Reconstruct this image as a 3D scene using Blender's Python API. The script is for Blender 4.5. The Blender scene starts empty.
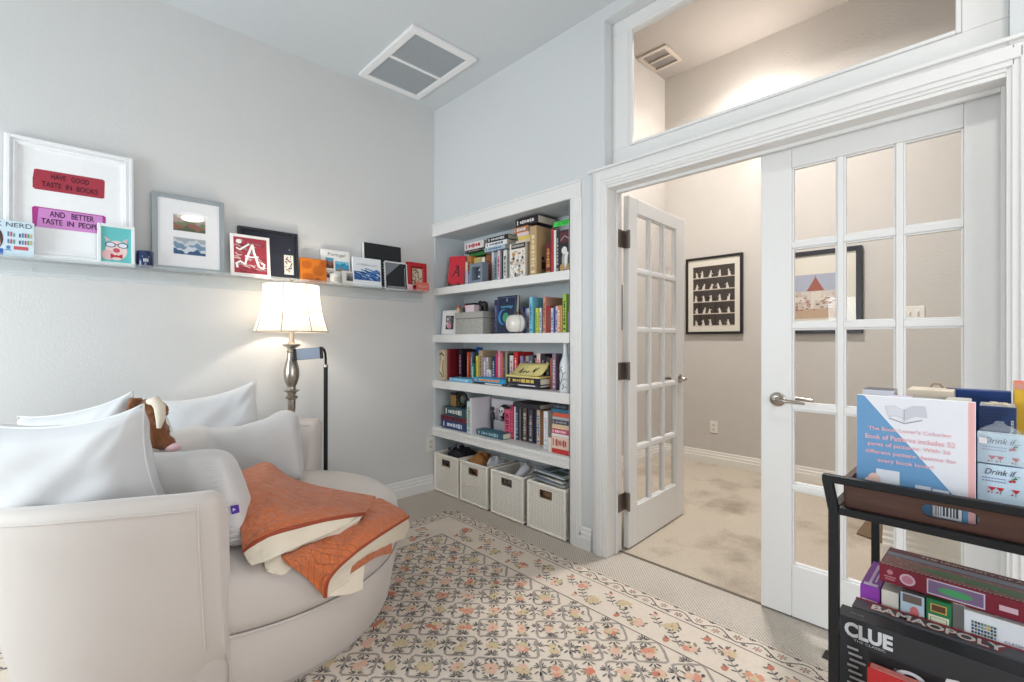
import bpy, bmesh, math, random
from mathutils import Vector, Matrix, Euler, noise
R = math.radians
random.seed(7)
SC = bpy.context.scene
COL = SC.collection

# ------------------------------------------------------------------ camera, sky, lamps of the room, exposure
cam_d = bpy.data.cameras.new('camera'); cam_d.sensor_width = 36.0; cam_d.lens = 36.0 * 470.0 / 1024.0
cam_d.clip_start = 0.02
cam = bpy.data.objects.new('camera', cam_d); COL.objects.link(cam)
cam.location = (0, 0, 1.2); cam.rotation_euler = (R(90), 0, R(-43.88)); SC.camera = cam
SC.view_settings.view_transform = 'Standard'; SC.view_settings.look = 'None'
SC.view_settings.gamma = 1.0; SC.view_settings.use_curve_mapping = False
SC.view_settings.exposure = -0.28
w = bpy.data.worlds.new('sky'); SC.world = w; w.use_nodes = True
w.node_tree.nodes['Background'].inputs[0].default_value = (0.72, 0.84, 1.0, 1)
w.node_tree.nodes['Background'].inputs[1].default_value = 1.0
def area(name, loc, rot, sx, sy, power, col, spread=180):
    l = bpy.data.lights.new(name, 'AREA'); l.shape = 'RECTANGLE'; l.size = sx; l.size_y = sy
    l.energy = power; l.color = col; l.spread = R(spread)
    o = bpy.data.objects.new(name, l); COL.objects.link(o); o.location = loc; o.rotation_euler = rot
    return o
def point(name, loc, power, col, rad=.05):
    l = bpy.data.lights.new(name, 'POINT'); l.energy = power; l.color = col; l.shadow_soft_size = rad
    o = bpy.data.objects.new(name, l); COL.objects.link(o); o.location = loc
    return o
# daylight at the west window, added south window fill, and the round ceiling light
area('window_area_light', (-1.86, 2.4, 1.3), (0, R(-84), 0), 1.5, 1.05, 68, (0.85, 0.95, 1.0))
area('window_area_light', (0.35, -1.92, 1.25), (R(80), 0, 0), 2.0, 1.6, 58, (0.97, 0.98, 1.0))
l_ = area('ceiling_light_glow', (1.13, -0.24, 3.005), (0, 0, 0), .22, .22, 12, (1.0, 0.96, 0.92)); l_.data.shape = 'DISK'
# hall sconce bulb, then an added unseen fill light without a fitting
point('hall_sconce_bulb', (4.47, 1.55, 3.2), 36, (1.0, 0.96, 0.92), .06)
l_ = area('hall_fill_light', (3.35, 1.25, 3.93), (0, 0, 0), .3, .3, 78, (1.0, 0.97, 0.94), 150); l_.data.shape = 'DISK'
# bulb of the floor lamp
point('floor_lamp_bulb', (1.0, 2.945, 1.40), 9.0, (1.0, 0.90, 0.78), .035)

# ------------------------------------------------------------------ materials
def lin(c):
    return tuple(((x/255)/12.92 if x/255 <= .04045 else ((x/255+.055)/1.055)**2.4) for x in c[:3]) + (1.0,)
MATS = {}
def pm(col, rough=.6, metal=0, noise=0, nscale=40, bump=0, bscale=200, sheen=0, coat=0, name=None, stretch=None):
    key = (tuple(col), rough, metal, noise, nscale, bump, bscale, sheen, coat, stretch)
    if key in MATS: return MATS[key]
    m = bpy.data.materials.new(name or 'surface'); m.use_nodes = True
    nt = m.node_tree; N = nt.nodes; L = nt.links; b = N['Principled BSDF']
    b.inputs['Base Color'].default_value = lin(col); b.inputs['Roughness'].default_value = rough
    b.inputs['Metallic'].default_value = metal
    if sheen: b.inputs['Sheen Weight'].default_value = sheen; b.inputs['Sheen Roughness'].default_value = .4
    if coat: b.inputs['Coat Weight'].default_value = coat; b.inputs['Coat Roughness'].default_value = .02
    tc = N.new('ShaderNodeTexCoord'); src = tc.outputs['Object']
    if stretch:
        mp = N.new('ShaderNodeMapping'); mp.inputs['Scale'].default_value = stretch; L.new(src, mp.inputs[0]); src = mp.outputs[0]
    nz = N.new('ShaderNodeTexNoise'); nz.inputs['Scale'].default_value = nscale; nz.inputs['Detail'].default_value = 4
    L.new(src, nz.inputs['Vector'])
    mx = N.new('ShaderNodeMix'); mx.data_type = 'RGBA'; mx.blend_type = 'MULTIPLY'
    rp = N.new('ShaderNodeMapRange'); a = noise or .03
    rp.inputs['To Min'].default_value = 1-a; rp.inputs['To Max'].default_value = 1+a
    L.new(nz.outputs['Fac'], rp.inputs['Value'])
    mx.inputs['Factor'].default_value = 1.0; mx.inputs['A'].default_value = lin(col); L.new(rp.outputs[0], mx.inputs['B'])
    L.new(mx.outputs['Result'], b.inputs['Base Color'])
    if bump:
        n2 = N.new('ShaderNodeTexNoise'); n2.inputs['Scale'].default_value = bscale; n2.inputs['Detail'].default_value = 3
        L.new(src, n2.inputs['Vector'])
        bp = N.new('ShaderNodeBump'); bp.inputs['Strength'].default_value = bump; bp.inputs['Distance'].default_value = .004
        L.new(n2.outputs['Fac'], bp.inputs['Height']); L.new(bp.outputs[0], b.inputs['Normal'])
    MATS[key] = m
    return m
def glass_mat(tint=(1, 1, 1), ior=1.45, name='clear_glass', haze=0):
    m = bpy.data.materials.new(name); m.use_nodes = True; nt = m.node_tree; N = nt.nodes; L = nt.links
    N.clear(); o = N.new('ShaderNodeOutputMaterial'); t = N.new('ShaderNodeBsdfTransparent'); t.inputs[0].default_value = (*tint, 1)
    g = N.new('ShaderNodeBsdfGlossy'); g.inputs['Roughness'].default_value = .015
    ge = N.new('ShaderNodeNewGeometry'); dt = N.new('ShaderNodeVectorMath'); dt.operation = 'DOT_PRODUCT'
    L.new(ge.outputs['Normal'], dt.inputs[0]); L.new(ge.outputs['Incoming'], dt.inputs[1])
    def mt(op, a, b=None):
        n = N.new('ShaderNodeMath'); n.operation = op; n.use_clamp = True
        for i, q in enumerate((a, b)):
            if q is None: continue
            if isinstance(q, (int, float)): n.inputs[i].default_value = q
            else: L.new(q, n.inputs[i])
        return n.outputs[0]
    r0 = ((ior-1)/(ior+1))**2
    sch = mt('ADD', mt('MULTIPLY', mt('POWER', mt('SUBTRACT', 1.0, mt('ABSOLUTE', dt.outputs['Value'])), 5.0), 1-r0), r0)
    fr = mt('MULTIPLY', sch, mt('SUBTRACT', 1.0, ge.outputs['Backfacing']))
    mx = N.new('ShaderNodeMixShader'); L.new(fr, mx.inputs[0]); L.new(t.outputs[0], mx.inputs[1]); L.new(g.outputs[0], mx.inputs[2])
    
    if haze:
        df = N.new('ShaderNodeBsdfTranslucent'); df.inputs[0].default_value = (.9, .92, .93, 1); d2_ = N.new('ShaderNodeBsdfDiffuse'); d2_.inputs[0].default_value = (.9, .92, .93, 1)
        m1 = N.new('ShaderNodeMixShader'); L.new(df.outputs[0], m1.inputs[1]); L.new(d2_.outputs[0], m1.inputs[2])
        m2 = N.new('ShaderNodeMixShader'); m2.inputs[0].default_value = haze; L.new(mx.outputs[0], m2.inputs[1]); L.new(m1.outputs[0], m2.inputs[2]); L.new(m2.outputs[0], o.inputs[0])
    else: L.new(mx.outputs[0], o.inputs[0])
    return m
def shade_mat():
    m = bpy.data.materials.new('cream_shade_fabric'); m.use_nodes = True; nt = m.node_tree; N = nt.nodes; L = nt.links; N.clear()
    o = N.new('ShaderNodeOutputMaterial'); d = N.new('ShaderNodeBsdfDiffuse'); t = N.new('ShaderNodeBsdfTranslucent'); mx = N.new('ShaderNodeMixShader'); mx.inputs[0].default_value = .42
    d.inputs[0].default_value = lin((244, 236, 222)); t.inputs[0].default_value = lin((236, 228, 214)); L.new(d.outputs[0], mx.inputs[1]); L.new(t.outputs[0], mx.inputs[2]); L.new(mx.outputs[0], o.inputs[0]); return m
def emit_mat(col, s, name):
    m = bpy.data.materials.new(name); m.use_nodes = True; b = m.node_tree.nodes['Principled BSDF']
    b.inputs['Base Color'].default_value = (*col, 1); b.inputs['Emission Color'].default_value = (*col, 1); b.inputs['Emission Strength'].default_value = s
    return m
GLASS = glass_mat(); ACRYLIC = glass_mat((.97, .985, .99), 1.3, 'clear_acrylic', .22)
WALLP = pm((212, 212, 211), .75, bump=.25, bscale=160, name='pale_grey_paint', noise=.02, nscale=3)
WALLB = pm((213, 216, 217), .75, bump=.12, bscale=160, name='cool_white_paint', noise=.02, nscale=3)
CEILP = pm((208, 213, 216), .85, bump=.2, bscale=120, name='ceiling_paint')
HALLP = pm((204, 198, 191), .8, bump=.55, bscale=70, name='beige_textured_paint', noise=.03, nscale=5)
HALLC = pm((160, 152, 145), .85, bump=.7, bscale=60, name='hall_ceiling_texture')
TRIM = pm((231, 230, 228), .42, name='white_trim_paint', noise=.015)
HTRIM = pm((232, 228, 220), .45, name='hall_trim_paint')
NICHE = pm((200, 208, 212), .7, name='niche_paint')
NICKEL = pm((176, 168, 158), .28, 1.0, name='brushed_nickel', noise=.06)
BRONZE = pm((140, 130, 122), .4, .85, name='aged_hinge_metal', noise=.15, nscale=90)
BLACKM = pm((22, 23, 26), .45, .3, name='black_metal', bump=.15, bscale=250)
def carpet_mat(name, base, alt, dark, stain):
    m = bpy.data.materials.new(name); m.use_nodes = True; nt = m.node_tree; N = nt.nodes; L = nt.links; b = N['Principled BSDF']
    b.inputs['Roughness'].default_value = .95
    tc = N.new('ShaderNodeTexCoord')
    mp = N.new('ShaderNodeMapping'); mp.inputs['Rotation'].default_value = (0, 0, R(45)); L.new(tc.outputs['Object'], mp.inputs[0])
    # berber loops in rows
    wv = N.new('ShaderNodeTexWave'); wv.inputs['Scale'].default_value = 26; wv.inputs['Distortion'].default_value = 1.2; wv.inputs['Detail'].default_value = 2; wv.inputs['Detail Scale'].default_value = 3
    L.new(mp.outputs[0], wv.inputs['Vector'])
    vo = N.new('ShaderNodeTexVoronoi'); vo.inputs['Scale'].default_value = 130; L.new(tc.outputs['Object'], vo.inputs['Vector'])
    n1 = N.new('ShaderNodeTexNoise'); n1.inputs['Scale'].default_value = 90; n1.inputs['Detail'].default_value = 3; L.new(tc.outputs['Object'], n1.inputs['Vector'])
    n2 = N.new('ShaderNodeTexNoise'); n2.inputs['Scale'].default_value = 2.4; n2.inputs['Detail'].default_value = 5; n2.inputs['Roughness'].default_value = .6; L.new(tc.outputs['Object'], n2.inputs['Vector'])
    a1 = N.new('ShaderNodeMath'); a1.operation = 'MULTIPLY_ADD'; a1.inputs[1].default_value = .45; L.new(wv.outputs['Fac'], a1.inputs[0])
    a2 = N.new('ShaderNodeMath'); a2.operation = 'MULTIPLY'; a2.inputs[1].default_value = .55; L.new(n1.outputs['Fac'], a2.inputs[0]); L.new(a2.outputs[0], a1.inputs[2])
    cr = N.new('ShaderNodeValToRGB'); cr.color_ramp.elements[0].position = .2; cr.color_ramp.elements[0].color = lin(alt); cr.color_ramp.elements[1].position = .75; cr.color_ramp.elements[1].color = lin(base)
    L.new(a1.outputs[0], cr.inputs[0])
    sr = N.new('ShaderNodeMapRange'); sr.inputs['From Min'].default_value = .5; sr.inputs['From Max'].default_value = .72; sr.inputs['To Max'].default_value = stain; L.new(n2.outputs['Fac'], sr.inputs['Value'])
    mx = N.new('ShaderNodeMix'); mx.data_type = 'RGBA'; L.new(sr.outputs[0], mx.inputs['Factor']); L.new(cr.outputs[0], mx.inputs['A']); mx.inputs['B'].default_value = lin(dark)
    L.new(mx.outputs['Result'], b.inputs['Base Color'])
    bp = N.new('ShaderNodeBump'); bp.inputs['Strength'].default_value = .5; bp.inputs['Distance'].default_value = .006
    L.new(vo.outputs['Distance'], bp.inputs['Height']); L.new(bp.outputs[0], b.inputs['Normal'])
    return m
CARPET = carpet_mat('grey_berber_carpet', (208, 198, 186), (170, 161, 150), (150, 141, 130), .3)
HCARPET = carpet_mat('beige_hall_carpet', (206, 194, 177), (174, 161, 144), (124, 109, 92), .65)

# ------------------------------------------------------------------ mesh building
class MB:
    def __init__(s): s.v = []; s.f = []; s.m = []
    def add(s, vs, fs, mi=0, M=None):
        n = len(s.v)
        s.v += [tuple(M @ Vector(q)) if M is not None else tuple(q) for q in vs]
        s.f += [tuple(i+n for i in q) for q in fs]; s.m += [mi]*len(fs); return s
    def bx(s, x0, x1, y0, y1, z0, z1, mi=0, M=None):
        vs = [(x0,y0,z0),(x1,y0,z0),(x1,y1,z0),(x0,y1,z0),(x0,y0,z1),(x1,y0,z1),(x1,y1,z1),(x0,y1,z1)]
        return s.add(vs, [(0,3,2,1),(4,5,6,7),(0,1,5,4),(1,2,6,5),(2,3,7,6),(3,0,4,7)], mi, M)
    def loft(s, rows, mi=0, cu=False, cv=False, caps=False, M=None):
        nr = len(rows); nc = len(rows[0]); vs = [q for r in rows for q in r]; fs = []
        for i in range(nr if cv else nr-1):
            for j in range(nc if cu else nc-1):
                a = i*nc+j; b = i*nc+(j+1) % nc; c = ((i+1) % nr)*nc+(j+1) % nc; d = ((i+1) % nr)*nc+j
                fs.append((a, b, c, d))
        if caps: fs += [tuple(reversed(range(nc))), tuple(range((nr-1)*nc, nr*nc))]
        return s.add(vs, fs, mi, M)
    def lathe(s, prof, n=32, mi=0, c=(0,0,0), caps=True, M=None):
        rows = [[(c[0]+r*math.cos(2*math.pi*k/n), c[1]+r*math.sin(2*math.pi*k/n), c[2]+z) for k in range(n)] for r, z in prof]
        return s.loft(rows, mi, cu=True, caps=caps, M=M)
    def tube(s, pts, r, n=10, mi=0, caps=True, M=None):
        P = [Vector(p) for p in pts]; rows = []; up = None
        for i, p in enumerate(P):
            t = (P[min(i+1, len(P)-1)] - P[max(i-1, 0)]).normalized()
            if up is None: up = t.orthogonal().normalized()
            up = (up - t*up.dot(t)).normalized(); sd = t.cross(up)
            rr = r[i] if isinstance(r, (list, tuple)) else r
            rows.append([p + up*(rr*math.cos(2*math.pi*k/n)) + sd*(rr*math.sin(2*math.pi*k/n)) for k in range(n)])
        return s.loft(rows, mi, cu=True, caps=caps, M=M)
    def prism(s, poly, axis='y', a=0, b=.01, mi=0, M=None):   # 2-D polygon pushed along an axis
        def q(u, v, t): return (u, t, v) if axis == 'y' else ((u, v, t) if axis == 'z' else (t, u, v))
        n = len(poly); vs = [q(u, v, a) for u, v in poly]+[q(u, v, b) for u, v in poly]
        fs = [tuple(range(n)), tuple(reversed(range(n, 2*n)))]+[(i, n+i, n+(i+1) % n, (i+1) % n) for i in range(n)]
        return s.add(vs, fs, mi, M)
    def flat(s, poly, y, mi=0, M=None):     # polygon in x,z facing -y
        return s.add([(u, y, v) for u, v in poly], [tuple(range(len(poly)))], mi, M)
    def stroke(s, pts, wd, y, mi=0, M=None):
        rows = []
        for i, (u, v) in enumerate(pts):
            u0, v0 = pts[max(i-1, 0)]; u1, v1 = pts[min(i+1, len(pts)-1)]
            L = math.hypot(u1-u0, v1-v0) or 1; nx, nz = -(v1-v0)/L*wd/2, (u1-u0)/L*wd/2
            rows.append([(u+nx, y, v+nz), (u-nx, y, v-nz)])
        return s.loft(rows, mi, M=M)
    def build(s, name, mats, parent=None, smooth=None, bevel=0, seg=2, sub=0, remesh=0, solid=0, fix=True, loc=None):
        me = bpy.data.meshes.new(name); me.from_pydata(s.v, [], s.f); me.update()
        if not isinstance(mats, (list, tuple)): mats = [mats]
        for m in mats: me.materials.append(m)
        me.polygons.foreach_set('material_index', s.m)
        if fix:
            bm = bmesh.new(); bm.from_mesh(me); bmesh.ops.recalc_face_normals(bm, faces=bm.faces); bm.to_mesh(me); bm.free()
        o = bpy.data.objects.new(name, me); COL.objects.link(o)
        if parent: o.parent = parent
        if loc: o.location = loc
        if smooth is not None:
            me.polygons.foreach_set('use_smooth', [True]*len(me.polygons))
            if smooth < 180: me.set_sharp_from_angle(angle=R(smooth))
        if remesh:
            md = o.modifiers.new('r', 'REMESH'); md.mode = 'VOXEL'; md.voxel_size = remesh; md.use_smooth_shade = True
            md = o.modifiers.new('s', 'SMOOTH'); md.factor = .5; md.iterations = 14
        if solid:
            md = o.modifiers.new('t', 'SOLIDIFY'); md.thickness = solid; md.offset = 0
        if bevel:
            md = o.modifiers.new('b', 'BEVEL'); md.width = bevel; md.segments = seg; md.limit_method = 'ANGLE'; md.angle_limit = R(40)
        if sub:
            md = o.modifiers.new('u', 'SUBSURF'); md.levels = sub; md.render_levels = sub
        return o
def ell(cx, cz, rx, rz, n=18, a0=0, a1=360):
    return [(cx+rx*math.cos(R(a0+(a1-a0)*k/n)), cz+rz*math.sin(R(a0+(a1-a0)*k/n))) for k in range(n if a1-a0 == 360 else n+1)]
def rect(x0, x1, z0, z1): return [(x0, z0), (x1, z0), (x1, z1), (x0, z1)]
def tag(o, label=None, cat=None, group=None, kind=None):
    if label: o['label'] = label
    if cat: o['category'] = cat
    if group: o['group'] = group
    if kind: o['kind'] = kind
    return o
def thing(name, label, cat, loc=(0,0,0), rot=(0,0,0), group=None):
    o = bpy.data.objects.new(name, None); COL.objects.link(o); o.empty_display_size = .05
    o.location = loc; o.rotation_euler = rot
    return tag(o, label, cat, group)
def struct(o, label, cat): return tag(o, label, cat, kind='structure')
_txt = {}
def text(s, parent, name, mat, cx, cz, wd, ht, y, depth=.0006, bold=0, flatz=None, M=None, shear=0):
    """Lettering as a thin mesh, fitted to wd x ht around (cx, cz) in the x,z plane (facing -y), or lying flat at height flatz."""
    cu = bpy.data.curves.new('lettering', 'FONT'); cu.body = s; cu.align_x = 'CENTER'; cu.align_y = 'CENTER'; cu.size = 1; cu.offset = bold
    cu.resolution_u = 3; cu.shear = shear
    t = bpy.data.objects.new('lettering', cu); COL.objects.link(t)
    bpy.context.view_layer.update()
    me = bpy.data.meshes.new_from_object(t.evaluated_get(bpy.context.evaluated_depsgraph_get()))
    bpy.data.objects.remove(t); bpy.data.curves.remove(cu)
    xs = [v.co.x for v in me.vertices]; ys = [v.co.y for v in me.vertices]
    x0, x1, y0, y1 = min(xs), max(xs), min(ys), max(ys)
    sx = wd/(x1-x0); sy = ht/(y1-y0) if ht else sx
    for v in me.vertices:
        a = (v.co.x-(x0+x1)/2)*sx+cx; b = (v.co.y-(y0+y1)/2)*sy+cz
        c = (a, b, flatz) if flatz is not None else (a, y, b)
        v.co = M @ Vector(c) if M is not None else c
    me.materials.clear(); me.materials.append(mat)
    o = bpy.data.objects.new(name, me); COL.objects.link(o); o.parent = parent
    return o
WHITE = pm((240, 240, 240), .5); INK = pm((30, 28, 34), .6); PAPER = pm((232, 224, 204), .85, noise=.08, nscale=300)
XB, YA, HC = 2.187, 3.184, 3.06

# ------------------------------------------------------------------ the room
m = MB().bx(-1.9, 2.31, -2.0, YA, -.1, 0); m.bx(2.187, 2.5, 1.7, YA, -.1, 0)
struct(m.build('floor', CARPET), 'grey woven carpet of the reading room', 'floor')
m = MB().bx(2.31, 6.0, -2.0, 3.4, -.1, .0); struct(m.build('floor', HCARPET), 'beige stained carpet of the hall behind the glass doors', 'floor')
m = MB().bx(2.296, 2.314, -.01, 1.52, -.02, .003); struct(m.build('trim_1', pm((112, 100, 88), .9)), 'dark carpet seam across the doorway', 'trim')
struct(MB().bx(-1.9, 2.5, -2.0, 3.4, HC, HC+.1).build('ceiling', CEILP), 'white ceiling of the reading room', 'ceiling')
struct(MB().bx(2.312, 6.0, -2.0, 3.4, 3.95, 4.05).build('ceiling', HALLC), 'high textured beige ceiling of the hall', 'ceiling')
struct(MB().bx(-1.9, 2.62, YA, YA+.12, 0, HC).build('wall_north', WALLP), 'long pale grey wall behind the armchair and picture ledge', 'wall')
m = MB()
m.bx(XB, 2.62, 1.785, YA, 2.08, HC); m.bx(XB, 2.312, 1.53, 1.785, 0, HC); m.bx(2.312, 2.62, 1.755, 1.78, 0, HC); m.bx(2.488, 2.62, 1.78, YA, 0, 2.08)
m.bx(XB, 2.312, -.02, 1.53, 2.06, 2.145); m.bx(XB, 2.312, -.02, 1.53, 2.99, HC); m.bx(XB, 2.312, -2.0, -.02, 0, HC)
struct(m.build('wall_east', WALLB), 'cool white wall around the bookcase niche and double doors', 'wall')
struct(MB().bx(2.312, 2.62, 1.755, 3.4, HC, 4.0).bx(2.25, 2.312, -2.0, 3.4, HC+.1, 4.0).build('wall_hall_west', HALLP), 'beige hall wall above the reading room', 'wall')
# walls behind the camera: a west window and an added south one for fill
m = MB(); m.bx(-2.0, -1.9, -2.0, 1.85, 0, HC); m.bx(-2.0, -1.9, 2.95, YA, 0, HC); m.bx(-2.0, -1.9, 1.85, 2.95, 0, .5); m.bx(-2.0, -1.9, 1.85, 2.95, 2.1, HC)
struct(m.build('wall_west', WALLP), 'pale grey window wall behind the armchair side', 'wall')
m = MB(); m.bx(-2.0, -.65, -2.1, -2.0, 0, HC); m.bx(1.35, 2.312, -2.1, -2.0, 0, HC); m.bx(-.65, 1.35, -2.1, -2.0, 0, .4); m.bx(-.65, 1.35, -2.1, -2.0, 2.1, HC)
struct(m.build('wall_south', WALLP), 'pale grey wall with an added window opposite the picture ledge', 'wall')
def window_frame(n, M, wd, z0, z1, lab):
    f = MB()
    for a, b, c, d in ((0, .05, z0, z1), (wd-.05, wd, z0, z1), (0, wd, z0, z0+.05), (0, wd, z1-.05, z1), (wd/2-.02, wd/2+.02, z0, z1), (0, wd, (z0+z1)/2-.02, (z0+z1)/2+.02)): f.bx(a, b, 0, .05, c, d, M=M)
    o = struct(f.build('window_%d' % n, TRIM, bevel=.004), lab, 'window')
    MB().bx(.05, wd-.05, .022, .028, z0+.05, z1-.05, M=M).build('glass', GLASS, o)
window_frame(2, Matrix.Translation((-1.97, 1.85, 0)) @ Matrix.Rotation(R(90), 4, 'Z'), 1.1, .5, 2.1, 'white window beside the armchair')
window_frame(3, Matrix.Translation((-.65, -2.08, 0)), 2.0, .4, 2.1, 'added unseen white window opposite the picture ledge')
# hall walls
struct(MB().bx(2.6, 4.7, 2.455, 2.56, 0, 4.0).build('wall_hall_north', HALLP), 'beige side wall of the hall behind the open door', 'wall')
struct(MB().bx(4.6, 4.72, -2.0, 2.5, 0, 4.0).build('wall_hall_east', HALLP), 'beige far wall of the hall with two framed pictures', 'wall')
struct(MB().bx(3.3, 3.42, -2.0, .455, 0, .78).bx(3.28, 3.44, -2.0, .47, .78, .81).build('wall_hall_south', HTRIM, bevel=.006), 'low white knee wall in the hall behind the glass door', 'wall')
struct(MB().bx(2.2, 6, -2.1, -2.0, 0, 4.0).build('wall_hall_end', HALLP), 'beige end wall of the hall', 'wall')
def base(name, M, L, lab, mat=TRIM, h=.125):
    prof = [(0, 0), (-.016, 0), (-.016, h*.52), (-.012, h*.6), (-.012, h*.74), (-.007, h*.8), (-.007, h*.93), (-.003, h), (0, h)]
    o = struct(MB().loft([[(0, y, z) for y, z in prof], [(L, y, z) for y, z in prof]], cu=True, caps=True, M=M).build(name, mat), lab, 'baseboard')
T = Matrix.Translation
base('baseboard_north', T((-1.9, YA, 0)), 4.08, 'white stepped baseboard along the picture ledge wall')
base('baseboard_east', T((XB, 1.702, 0)) @ Matrix.Rotation(R(-90), 4, 'Z'), .085, 'short white baseboard between bookcase and door casing')
base('baseboard_east', T((XB, -.11, 0)) @ Matrix.Rotation(R(-90), 4, 'Z'), 1.8, 'white baseboard directly behind the game cart')
base('baseboard_hall_east', T((4.6, 2.455, 0)) @ Matrix.Rotation(R(-90), 4, 'Z'), 4.4, 'beige baseboard along the far hall wall', HTRIM)
base('baseboard_hall_south', T((3.3, .455, 0)) @ Matrix.Rotation(R(-90), 4, 'Z'), 2.4, 'white baseboard on the low hall knee wall', HTRIM, .15)
base('baseboard_hall_north', T((2.62, 2.455, 0)), 1.98, 'beige baseboard on the hall side wall', HTRIM)
# door casing, jambs
m = MB()
for a, b, p in ((0, .092, .012), (.012, .078, .018), (.03, .066, .024)):
    m.bx(XB-p, XB, 1.51+a, 1.51+b, 0, 2.06+b); m.bx(XB-p, XB, -.02-b, -.012-a, 0, 2.06+b); m.bx(XB-p, XB, -.02-a, 1.51+a, 2.06+a, 2.06+b)
m.bx(XB-.03, XB, -.125, 1.627, 2.148, 2.162)
struct(m.build('trim_2', TRIM, bevel=.003), 'white stepped casing around the double doors', 'trim')
m = MB(); m.bx(XB-.008, 2.322, 1.507, 1.53, 0, 2.06); m.bx(XB-.008, 2.322, -.03, -.012, 0, 2.06); m.bx(XB-.008, 2.322, -.03, 1.53, 2.045, 2.06)
m.bx(2.25, 2.268, 1.495, 1.507, 0, 2.045); m.bx(2.25, 2.268, -.012, 0, 0, 2.045); m.bx(2.25, 2.268, 0, 1.495, 2.03, 2.045)
struct(m.build('trim_3', TRIM, bevel=.002), 'white door jamb with stop strips', 'trim')
m = MB()
for a, b, p in ((0, .07, .012), (.015, .055, .02)):
    m.bx(2.322, 2.322+p, 1.522+a, 1.522+b, 0, 2.06+b); m.bx(2.322, 2.322+p, -.02-b, -.02-a, 0, 2.06+b); m.bx(2.322, 2.322+p, -.02, 1.522, 2.06+a, 2.06+b)
m.bx(2.312, 2.322, -.09, 1.6, 2.06, 2.14); m.bx(2.312, 2.322, 1.53, 1.6, 0, 2.1); m.bx(2.312, 2.322, -.09, -.03, 0, 2.1)
struct(m.build('trim_4', HTRIM, bevel=.002), 'white door casing on the hall side', 'trim')
# transom window above the doors
m = MB(); x0, x1 = 2.258, 2.300; ya, yb, za, zb = .095, 1.412, 2.272, 2.922
m.bx(x0, x1, -.02, 1.53, 2.145, za); m.bx(x0, x1, -.02, 1.53, zb, 2.99); m.bx(x0, x1, -.02, ya, za, zb); m.bx(x0, x1, yb, 1.53, za, zb)
g = .014
for a, b, c, d in ((ya+g, yb-g, za, za+g), (ya+g, yb-g, zb-g, zb), (ya, ya+g, za, zb), (yb-g, yb, za, zb)): m.bx(x0-.008, x0+.01, a, b, c, d)
tr = struct(m.build('window_1', TRIM, bevel=.003), 'white framed transom window above the double doors', 'window')
MB().bx(2.275, 2.281, ya, yb, za, zb).build('glass', GLASS, tr)

# ------------------------------------------------------------------ glass doors
def lever(parent, x, z, sgn, y, side):      # rose + lever; side=-1 front, +1 back
    m = MB(); Mx = T((x, y, z)) @ Matrix.Rotation(R(90*side*-1), 4, 'X')
    m.lathe([(.031, 0), (.031, .006), (.026, .010), (.012, .012), (.011, .04), (.009, .042)], 24, M=Mx)
    yy = y+side*.048
    m.tube([(x, y+side*.03, z), (x+sgn*.012, yy, z), (x+sgn*.05, yy+side*.003, z), (x+sgn*.115, yy-side*.004, z-.004)], [.009, .009, .008, .007], 10)
    return m.build('handle', NICKEL, parent, smooth=50)
def door(n, label, loc, rz, hx, sgn, mirror):
    root = thing('door_%d' % n, label, 'door', loc, (0, 0, rz)); root['kind'] = 'structure'
    W, Hh, tk = .762, 2.03, .036
    st, sr = (.10, .124) if mirror else (.124, .10); mu = .022; pw = (W-st-sr-2*mu)/3; z0 = .225; pz = .3226; mz = .026
    m = MB(); m.bx(0, st, 0, tk, 0, Hh); m.bx(W-sr, W, 0, tk, 0, Hh); m.bx(st, W-sr, 0, tk, 0, z0); m.bx(st, W-sr, 0, tk, z0+5*pz+4*mz, Hh)
    fr_ = m.build('frame', TRIM, root, bevel=.004)
    m = MB()
    for k in (1, 2):
        x = st+k*pw+(k-1)*mu
        m.bx(x, x+mu, .003, tk-.003, z0, z0+5*pz+4*mz)
    for k in range(1, 5):
        z = z0+k*pz+(k-1)*mz
        for j in range(3): m.bx(st+j*(pw+mu), st+j*(pw+mu)+pw, .003, tk-.003, z, z+mz)
    m.build('muntins', TRIM, root, bevel=.003); m = MB()
    for k in range(3):      # glazing beads round every pane
        for j in range(5):
            a = st+k*(pw+mu); b = a+pw; c = z0+j*(pz+mz); d = c+pz; e = .007
            for q in ((a+e, b-e, c, c+e), (a+e, b-e, d-e, d), (a, a+e, c, d), (b-e, b, c, d)): m.bx(q[0], q[1], .008, tk-.008, q[2], q[3])
    m.build('glazing_beads', TRIM, root, bevel=.002)
    MB().bx(st-.004, W-sr+.004, .0165, .0195, z0-.004, z0+5*pz+4*mz+.004).build('glass', GLASS, root)
    lever(fr_, hx, .935, sgn, 0, -1); lever(fr_, hx, .935, sgn, tk, 1)
    return root
d2 = door(2, 'white closed glass door with fifteen panes behind the game cart', (2.283, .752, .008), R(-90), .07, 1, False)
# the open leaf swings into the hall: hinge edge at the jamb, face turned towards the room
d1 = door(1, 'white open glass door swung into the hall', (2.352, 1.478, .008), R(3.2), .762-.07, -1, True)
for z in (1.775, 1.02, .27):
    h = MB().bx(-.004, .002, .0, .03, z-.05, z+.05); h.bx(-.075, -.004, .022, .027, z-.05, z+.05); h.tube([(-.008, -.004, z-.052), (-.008, -.004, z+.052)], .0075, 10)
    h.bx(-.022, -.006, -.003, .0, z-.05, z+.05); h.build('hinge', BRONZE, d1, bevel=.001)

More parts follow.
